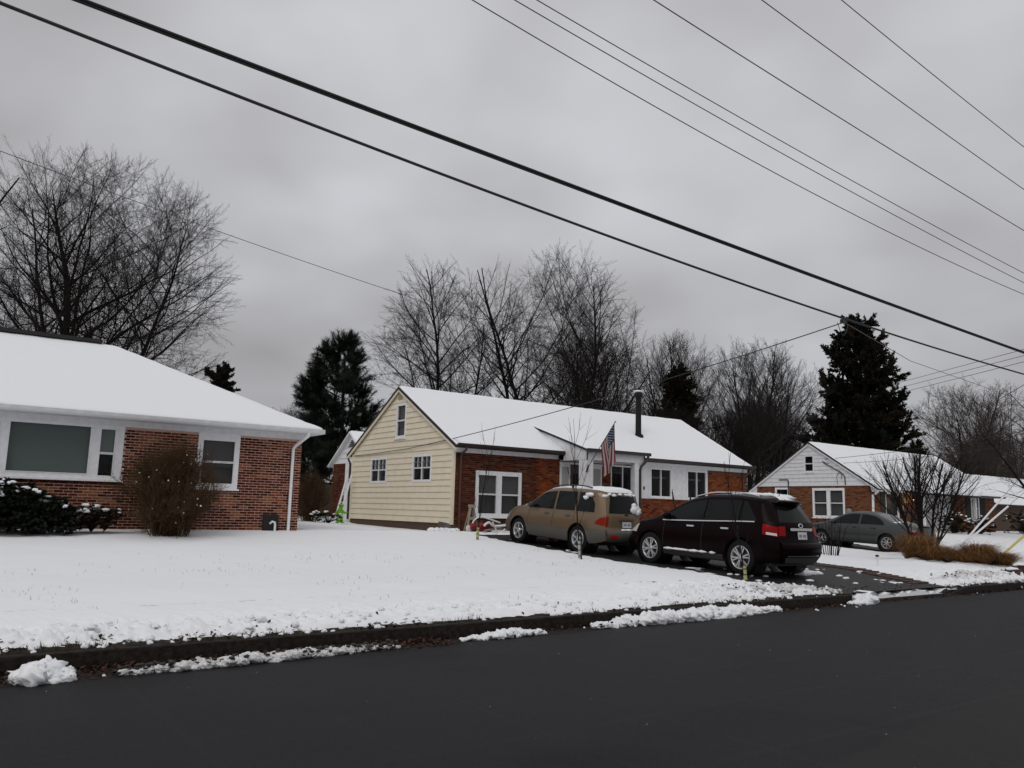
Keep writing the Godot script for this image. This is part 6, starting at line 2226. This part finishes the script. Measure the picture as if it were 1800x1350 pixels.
		mb.blob(Vector3(-0.1, 0.33 - 0.09 * i, 0), Vector3(0.24, 0.05, 0.14), nf, 0.5, 1.6)
		obj("snow", mb, M.snow, t)
	# loose pavers along the right edge of the driveway
	t = thing("paver_edging", "row of reddish pavers along the right edge of the driveway", "paving", Vector3(0, 0, 0))
	var pm := [rough_mat(Color(0.045, 0.02, 0.015), Color(0.12, 0.06, 0.045), 0.8, 0.03, 1.5, 95, 3.0), rough_mat(Color(0.03, 0.018, 0.016), Color(0.09, 0.05, 0.04), 0.8, 0.03, 1.5, 96, 3.0)]
	for i in 26:
		for k in 2:
			var z := -10.1 - i * 0.21
			var x := lerpf(20.25, 18.8, clampf((z + 14.0) / 4.5, 0, 1)) - 0.12 - k * 0.36
			var o := obj("paver", box_mesh, pm[rng.randi() % 2], t)
			o.transform = Transform3D(Basis(Vector3.UP, 0.15 + rng.randf_range(-0.06, 0.06)) * Basis.from_scale(Vector3(0.34, 0.06, 0.18)), Vector3(x, ground(x, z) + 0.005 + rng.randf_range(0, 0.012), z))
	# short stake by the middle sapling
	mb = MB.new()
	mb.rod(Vector3(12.86, 0.45, -14.95), Vector3(12.84, 1.05, -14.95), 0.018, 6)
	tag(obj("stake", mb, M.black), "thin black stake beside the middle sapling", "stake")
	# far roof vent and fence between the left and middle houses
	t = thing("wooden_fence", "brown board fence in the gap between the left and middle houses", "fence")
	mb = MB.new()
	for i in 46:
		var x := 8.9 + i * 0.145
		mb.span(x, x + 0.135, 1.05, 2.50 + 0.012 * (i % 3), -34.6, -34.63)
	var bd := obj("board_run", mb, M.wood, t)
	bd.set_meta("kind", "stuff")
	for i in 4: slab("post", 8.9 + i * 2.2, 9.0 + i * 2.2, 1.0, 2.62, -34.64, -34.74, M.wood, t)
	for y in [1.4, 2.2]: slab("rail", 8.9, 15.6, y, y + 0.09, -34.635, -34.675, M.wood, t)

func make_grass() -> void:
	rng.seed = 91
	var bm := MB.new()
	bm.tri(Vector3(-0.07, 0, 0), Vector3(0.07, 0, 0), Vector3(0.1, 1, 0.12))
	var blade := bm.done()
	var xf := []
	var cols := PackedColorArray()
	for i in 16000:
		var x := rng.randf_range(-1.5, 26.0)
		var d := 0.17 + 2.2 * pow(rng.randf(), 1.6)
		var z := zk(x) - d
		if on_drive(x, z) > -0.1: continue
		var s := snow_depth(x, z)
		if s > 0.016 and rng.randf() > 0.01: continue
		if nz.get_noise_2d(x * 130.0, z * 60.0) < -0.02: continue
		var h := rng.randf_range(0.03, 0.085)
		if s > 0.016: h = 0.09
		xf.append(Transform3D(turn_to(Vector3.UP + rv(0.8), rng.randf() * TAU, Vector3(h * 0.9, h, h)), Vector3(x, ground(x, z), z)))
		cols.append(pick([0.5, Color(0.03, 0.03, 0.012), 0.3, Color(0.05, 0.035, 0.015), 0.2, Color(0.02, 0.022, 0.01)]))
	# a few blades through the snow on the lawn
	for i in 2200:
		var x := rng.randf_range(-1.0, 13.5)
		var z := rng.randf_range(-17.0, -9.8)
		if nz.get_noise_2d(x * 40, z * 40) < 0.15: continue
		xf.append(Transform3D(turn_to(Vector3.UP + rv(0.8), rng.randf() * TAU, Vector3(0.08, 0.125, 0.08)), Vector3(x, ground(x, z), z)))
		cols.append(Color(0.045, 0.035, 0.016))
	tag(many("grass", blade, xf, M.leaf, null, cols), "dark grass blades showing through thin snow near the kerb", "grass", "", "stuff")
	xf = []
	cols = PackedColorArray()
	for i in 2600:
		var x := rng.randf_range(0.2, 5.5) if i < 1900 else rng.randf_range(5.0, 24.0)
		var z := lerpf(za(x) + 0.05, zk(x) - 0.02, rng.randf() ** 0.7)
		var y := 0.006
		if i % 3 == 0 or i >= 2400:
			z = zk(x) - rng.randf_range(0.1, 0.75)
			if snow_depth(x, z) > 0.03 and rng.randf() > 0.04: continue
			y = maxf(top(x, z), ground(x, z)) + 0.005
			if z > zk(x) - 0.17: y = 0.155
		if i < 1900 and nz.get_noise_2d(x * 90, 5.0) < -0.1: continue
		var s := rng.randf_range(0.035, 0.075)
		xf.append(Transform3D(turn_to(Vector3(1, 0.25, 0).rotated(Vector3.UP, rng.randf() * TAU) + rv(0.3), rng.randf_range(1.2, 1.9), Vector3.ONE * s), Vector3(x, y, z)))
		cols.append(pick([0.4, Color(0.055, 0.022, 0.014), 0.3, Color(0.035, 0.018, 0.012), 0.3, Color(0.09, 0.045, 0.025)]))
	tag(many("leaf_litter", leaf_mesh, xf, M.leaf, null, cols), "wet reddish brown leaves lying in the gutter at left", "leaves", "", "stuff")

	# pale grit left on the road
	xf = []
	for i in 70:
		var x := rng.randf_range(-1.0, 22.0)
		var z := lerpf(za(x), -3.0, rng.randf())
		xf.append(Transform3D(Basis.from_scale(Vector3.ONE * rng.randf_range(0.002, 0.006)), Vector3(x, 0.003, z)))
	var gm := MB.new()
	gm.blob(Vector3.ZERO, Vector3.ONE, nf, 0.4, 1.0, 4)
	tag(many("road_grit", gm.done(), xf, mat(0.35, 0.35, 0.34, 0.8)), "pale grit scattered on the dark road", "grit", "", "stuff")

	# crumbs and clods of snow along the edge of the lawn and in the gutter
	for k in 3:
		var cm := MB.new()
		cm.blob(Vector3(k * 0.3, 0.1, 0) * 0.0, Vector3.ONE, nf, 0.7, 1.3 + 0.4 * k, 7)
		xf = []
		for i in 300:
			var x := rng.randf_range(-1.5, 24.5)
			var d := 0.14 + 0.75 * pow(rng.randf(), 1.5)
			if i % 9 == 0: d = rng.randf_range(-0.5, 0.0)
			var z := zk(x) - d
			if on_drive(x, z) > -0.15 or nz.get_noise_2d(x * 110.0, z * 40.0) < (-0.05 if d > 0 else 0.15): continue
			var s := rng.randf_range(0.010, 0.046) * (1.0 if d > 0 else 0.5)
			var y := top(x, z) if d > 0.17 else (0.15 if d > 0 else 0.0)
			xf.append(Transform3D(Basis(Vector3.UP, rng.randf() * TAU) * Basis.from_scale(Vector3(s * rng.randf_range(0.8, 1.5), s * 0.75, s)), Vector3(x, y + s * 0.2, z)))
		tag(many("snow_crumbs", cm.done(), xf, M.snow, null), "small crumbs of snow scattered along the kerb and lawn edge", "snow", "", "stuff")

func grass_clump(label: String, at: Vector2, h: float, r: float, seed_: int) -> void:
	rng.seed = seed_
	var y := ground(at.x, at.y)
	var t := thing("ornamental_grass", label, "grass clump", Vector3(at.x, y, at.y), 0.0, "brown ornamental grasses by the next driveway")
	var mb := MB.new()
	for i in 1500:
		var az := rng.randf() * TAU
		var o := Vector3(cos(az), 0, sin(az)) * r * 0.32 * sqrt(rng.randf())
		var out := Vector3(cos(az + rng.randf_range(-0.6, 0.6)), 0, sin(az + rng.randf_range(-0.6, 0.6))) * r * pow(rng.randf(), 0.6) * 1.2
		var hh := h * rng.randf_range(0.5, 1.1)
		var w := Vector3(-sin(az), 0, cos(az)) * rng.randf_range(0.003, 0.006)
		var m := o + out * 0.3 + Vector3(0, hh * 0.7, 0)
		var e := o + out + Vector3(0, hh * rng.randf_range(0.15, 1.0), 0)
		mb.paint((Color(0.27, 0.125, 0.045) if i % 4 else Color(0.34, 0.22, 0.10)) * rng.randf_range(0.3, 1.1))
		mb.quad(o - w, o + w, m + w * 0.8, m - w * 0.8)
		mb.tri(m - w * 0.8, m + w * 0.8, e)
	var o2 := obj("blades", mb, M.leaf, t)
	o2.set_meta("kind", "stuff")

func make_plants() -> void:
	make_shoots()
	# big bare trees
	bare_tree("bare_tree", "big bare spreading tree behind the left house roof", Vector3(7.0, 1.3, -50.6), 20.2, 7.7, 2.0, [[0, 0, 0.03, 0.0, 0.46], [-0.2, 0.1, -0.42, 0.1, 0.24], [0.2, 0.1, 0.40, 0.1, 0.22]], 101, {"dens": [1.75, 1.05, 1.35, 0.0], "first": 0.14, "spray_step": 0.52, "spray_len": 1.15, "thick": 0.65, "trop": 0.03, "open": 1.05, "shift": Vector3(0.3, 0, 0)})
	bare_tree("bare_tree", "bare tree cut off by the left edge of the photo", Vector3(-1.9, 1.3, -44.5), 16.5, 5.2, 4.0, [[0, 0, 0.1, 0, 0.3], [0.2, 0, 0.6, 0.1, 0.2]], 102, {"dens": [1.1, 0.95, 1.3, 0.0], "spray_step": 0.7, "thick": 0.7, "trop": 0.05, "open": 0.95})
	bare_tree("bare_tree", "bare tree rising left of centre behind the middle house, two upright trunks", Vector3(25.4, 1.2, -42.7), 15.4, 4.5, 2.6, [[0, 0, -0.03, 0, 0.21], [0.4, 0.1, 0.26, 0.05, 0.13]], 103, {"dens": [2.1, 1.25, 1.6, 0.0], "first": 0.26, "thick": 0.75, "trop": 0.03, "open": 0.98, "spray_step": 0.46, "shift": Vector3(-0.4, 0, -0.3), "spray_len": 0.9})
	bare_tree("bare_tree", "slender bare tree, middle of the three behind the middle house", Vector3(29.2, 1.2, -41.2), 16.0, 3.5, 3.0, [[0, 0, 0.05, 0.0, 0.2]], 104, {"dens": [2.1, 1.25, 1.6, 0.0], "first": 0.26, "thick": 0.75, "trop": 0.03, "open": 0.98, "spray_step": 0.46, "spray_len": 0.9})
	bare_tree("bare_tree", "tallest bare tree behind the middle house, with leaning trunks", Vector3(30.3, 1.2, -39.3), 16.3, 4.9, 3.0, [[-0.1, 0, 0.06, 0, 0.2], [0.5, 0.2, 0.50, 0.3, 0.24], [0.9, 0, 0.25, 0.1, 0.2]], 105, {"dens": [2.1, 1.25, 1.6, 0.0], "first": 0.26, "thick": 0.75, "trop": 0.03, "open": 0.98, "spray_step": 0.46, "shift": Vector3(1.3, 0, 0.8), "spray_len": 0.9})
	bare_tree("bare_tree", "dusky bare tree left of the stove pipe, farther back", Vector3(45.6, 1.4, -52.4), 16.0, 5.4, 2.0, [[0, 0, 0, 0, 0.22], [0.6, 0, 0.2, 0, 0.18], [-0.7, 0, -0.25, 0.1, 0.18]], 106, {"dens": [1.6, 1.1, 1.4, 0.0], "spray_step": 0.75})
	bare_tree("bare_tree", "dense bare tree right of the stove pipe, farther back", Vector3(53.4, 1.4, -49.8), 15.8, 5.2, 2.0, [[0, 0, 0, 0, 0.22], [0.8, 0, 0.2, 0, 0.18], [-0.7, 0, -0.15, 0.1, 0.18]], 107, {"dens": [1.6, 1.1, 1.4, 0.0], "spray_step": 0.75})
	bare_tree("bare_tree", "wide grey bare tree between the middle house and the cedar", Vector3(48.3, 1.2, -37.2), 12.7, 5.3, 1.6, [[0, 0, 0.05, 0, 0.24], [-0.7, 0, -0.25, 0.1, 0.18], [0.4, 0.2, 0.35, 0.1, 0.2], [0.1, -0.3, 0.7, 0.4, 0.13]], 108, {"dens": [1.5, 1.0, 1.4, 0.0], "spray_step": 0.7, "twig": M.twig_grey})
	bare_tree("bare_tree", "rounded brownish bare tree right of the cedar", Vector3(68.3, 1.2, -32.4), 11.6, 5.0, 1.0, [[0, 0, 0, 0, 0.22], [0.8, 0, 0.35, 0, 0.18], [-0.7, 0, -0.35, 0.1, 0.18], [0, 0.3, 0.1, 0.5, 0.14]], 109, {"dens": [1.7, 1.2, 1.7, 0.0], "spray_step": 0.6, "trop": 0.04, "open": 0.95, "twig": M.twig_dun})
	bare_tree("bare_tree", "arching bare tree at the right edge, in front of the farthest house", Vector3(46.2, 1.0, -17.2), 8.2, 4.2, 1.5, [[0, 0, -0.2, 0, 0.14], [0.2, 0, -0.7, -0.4, 0.12], [0.2, 0, 0.4, 0, 0.12]], 110, {"dens": [1.8, 1.4, 1.8, 0.0], "spray_step": 0.5, "trop": -0.02, "twig": M.twig_grey, "spray_len": 0.7})
	# underwood that closes the views between the houses
	var under := [[Vector3(38, 1.3, -48), 7.0], [Vector3(42.5, 1.3, -46), 8.0], [Vector3(55.5, 1.2, -40), 6.5], [Vector3(60.5, 1.2, -36), 7.0], [Vector3(73, 1.2, -33), 8.0], [Vector3(78, 1.2, -30), 8.5], [Vector3(24, 1.6, -72), 8.0], [Vector3(30, 1.6, -76), 9.0], [Vector3(64, 1.2, -30.5), 6.0], [Vector3(39.5, 1.2, -38.5), 7.5], [Vector3(43.5, 1.2, -37.0), 7.0], [Vector3(58, 1.3, -45), 10.0]]
	var names := ["low dark thicket behind the middle house's ridge", "taller dark thicket behind the middle house's ridge", "thicket at the foot of the dark cedar, left side", "thicket at the foot of the dark cedar, right side", "brown thicket behind the farthest roof", "brown thicket farthest right", "hazy thicket in the gap beside the left house", "hazy thicket behind the pine", "rusty thicket behind the far right ridge", "dark thicket behind the right end of the middle house", "dark thicket between the middle and far right houses", "tall thicket left of the dark cedar, farther back"]
	for i in under.size():
		var h: float = under[i][1]
		bare_tree("thicket", names[i], under[i][0], h, h * 0.5, 0.3, [[0, 0, 0, 0, 0.1], [0.8, 0, 0.4, 0, 0.08], [-0.8, 0, -0.4, 0.1, 0.08], [0, 0.6, 0.1, 0.5, 0.08]], 120 + i, {"dens": [2.4, 1.6, 1.6, 0.0], "spray_step": 0.5, "twig": M.twig_dun if i in [4, 5, 8] else M.twig, "group": "thickets between and behind the houses"})
	conifer("pine_tree", "dark pine behind the cream gable's left side", Vector3(17.4, 1.2, -39.1), 8.9, 4.3, 0.6, 131, false, 2)
	conifer("cedar_tree", "tall dark cedar behind the far right house", Vector3(55.8, 1.2, -33.7), 14.9, 5.7, 1.0, 132, true, 14)
	conifer("cedar_tree", "small dark cedar top peeking over the left house roof", Vector3(17.4, 1.4, -60.7), 9.9, 2.0, 1.5, 133, true, 0)
	conifer("cedar_tree", "dark evergreen behind the stove pipe", Vector3(50.2, 1.3, -46.5), 12.2, 2.8, 1.0, 134, true, 0)
	# shrubs
	twig_bush("brown_bush", "big rounded golden brown bush by the left house's small window", Vector3(4.95, 0.86, -20.35), 1.82, 1.18, 210, 141, M.twig_brown, Color(0.085, 0.045, 0.016, 1.0), true)
	leafy_shrub("dark evergreen shrub with snow on its leaves under the picture window", Vector3(2.1, 0.86, -20.5), [[Vector3(-0.5, 0.42, 0), Vector3(1.0, 0.66, 0.6), 820], [Vector3(0.4, 0.28, 0.1), Vector3(0.6, 0.44, 0.5), 340]], 142, 0.2, Color(0.013, 0.017, 0.010))
	leafy_shrub("small sprawling shrub with snowy tips right of the dark evergreen shrub", Vector3(3.35, 0.88, -20.6), [[Vector3(0.0, 0.28, 0), Vector3(0.45, 0.3, 0.35), 110], [Vector3(0.42, 0.36, 0.0), Vector3(0.25, 0.12, 0.2), 18]], 143, 0.5, Color(0.017, 0.014, 0.010), 0.09)
	twig_bush("brown_bush", "brown twiggy bush with snowy foot in the gap beside the left house", Vector3(11.7, 0.97, -28.6), 1.6, 0.75, 80, 144, M.twig_brown, Color(0.06, 0.04, 0.02, 1.0), false)
	leafy_shrub("low snowy shrub at the gap beside the left house", Vector3(12.1, 0.97, -27.8), [[Vector3(0, 0.2, 0), Vector3(0.7, 0.26, 0.4), 40]], 145, 0.9, Color(0.014, 0.014, 0.010), 0.08)
	fan_shrub("short bare shrub of splayed black stems between the dark SUV and grey sedan", Vector3(23.9, 0.33, -15.7), 14, 1.25, 0.62, 146)
	bare_tree("multi_stem_tree", "bare multi-stemmed small tree in front of the far right house", Vector3(27.6, 0.36, -14.6), 3.6, 2.1, 1.1, [[0, 0, 0, 0, 0.06], [0.1, 0, 0.35, 0.1, 0.05], [-0.1, 0, -0.3, 0.1, 0.05], [0, 0.1, 0.1, 0.4, 0.045], [0, -0.1, -0.15, -0.35, 0.045], [0.1, 0.1, 0.6, 0.1, 0.04], [-0.1, 0, -0.6, -0.1, 0.04]], 147, {"dens": [3.2, 2.2, 2.5, 0.0], "spray_step": 0.45, "spray_len": 0.42, "group": "small trees"})
	for i in 5:
		var q: Array = [[Vector2(25.2, -13.6), 1.0, 1.0], [Vector2(24.9, -12.9), 0.62, 0.95], [Vector2(25.1, -12.2), 0.5, 0.9], [Vector2(25.7, -12.0), 0.75, 1.0], [Vector2(26.3, -11.7), 0.5, 0.95]][i]
		grass_clump(["tall brown ornamental grass, leftmost clump", "brown ornamental grass second from the left", "brown ornamental grass, middle clump with snow at its foot", "full brown ornamental grass second from the right", "low brown ornamental grass, rightmost clump"][i], q[0], q[1], q[2], 150 + i)
	leafy_shrub("snow covered dark foundation shrub by the far right porch", Vector3(43.2, 0.9, -21.3), [[Vector3(0, 0.5, 0), Vector3(1.2, 0.7, 0.7), 110]], 161, 0.9, Color(0.010, 0.012, 0.008))
	leafy_shrub("second snowy foundation shrub, right of the far right porch", Vector3(46.0, 0.9, -21.3), [[Vector3(0, 0.4, 0), Vector3(1.1, 0.6, 0.7), 90]], 162, 0.9, Color(0.010, 0.012, 0.008))
	leafy_shrub("dark hedge along the front of the farthest house", Vector3(53.5, 0.8, -21.5), [[Vector3(-2.2, 0.6, 0), Vector3(1.6, 0.9, 0.8), 120], [Vector3(1.2, 0.6, 0), Vector3(2.2, 0.9, 0.8), 130]], 163, 0.2, Color(0.010, 0.011, 0.008))
	sapling("leftmost sapling with a yellow trunk guard, in front of the brick window", Vector2(12.95, -19.5), 3.05, 171, 0.04, 0.34, false)
	sapling("middle sapling with a pale trunk guard, in front of the tan SUV", Vector2(12.98, -15.15), 3.4, 172, -0.06, 0.40, true)
	sapling("rightmost sapling with a yellowish trunk guard, in front of the dark SUV", Vector2(13.75, -10.95), 2.55, 173, -0.10, 0.33, false)
	# far wood closing the horizon
	rng.seed = 181
	var xf := [[], [], [], []]
	for i in 1500:
		var x := rng.randf_range(-150, 200)
		var z := rng.randf_range(-120, -92)
		var s := rng.randf_range(4.0, 9.0)
		xf[i % 4].append(Transform3D(turn_to(Vector3.UP + rv(0.35), rng.randf() * TAU, Vector3(s * 1.1, s, s * 1.1)), Vector3(x, ground(x, z) + rng.randf_range(-0.5, 2.5), z)))
	var w := thing("far_wood", "grey bare wood in the distance behind the houses", "wood")
	w.set_meta("kind", "stuff")
	for k in 4: many("twigs", sprays[k], xf[k], M.twig_grey, w)

# ---------------------------------------------------------------- put together
func _ready() -> void:
	nz.seed = 3
	nz.frequency = 0.01
	nz.fractal_octaves = 3
	nf.seed = 4
	nf.frequency = 0.01
	nf.fractal_octaves = 3
	make_view()
	make_materials()
	make_setting()
	house_left()
	house_middle()
	house_right()
	simple_house("far_house", "farthest house at the right edge, dark walls under a snowy roof", 54.4, 70.0, -24.4, -32.0, 0.5, 2.75, 0.5, M.parge)
	var fh := simple_house("far_house", "distant snowy roof seen in the gap right of the left house", 12.0, 27.0, -50.3, -56.0, 1.3, 3.05, 0.5, M.parge)
	var fv := MB.new()
	fv.rod(Vector3(21.4, 3.6, -51.9), Vector3(21.4, 4.2, -51.9), 0.1, 8)
	fv.rod(Vector3(21.4, 3.95, -51.8), Vector3(21.4, 3.8, -51.7), 0.2, 8)
	obj("roof_vent", fv, M.gutter, fh)
	tan_suv()
	dark_suv()
	grey_sedan()
	make_plants()
	make_wires()
	make_flag()
	make_clutter()
	make_heaps()
	make_grass()
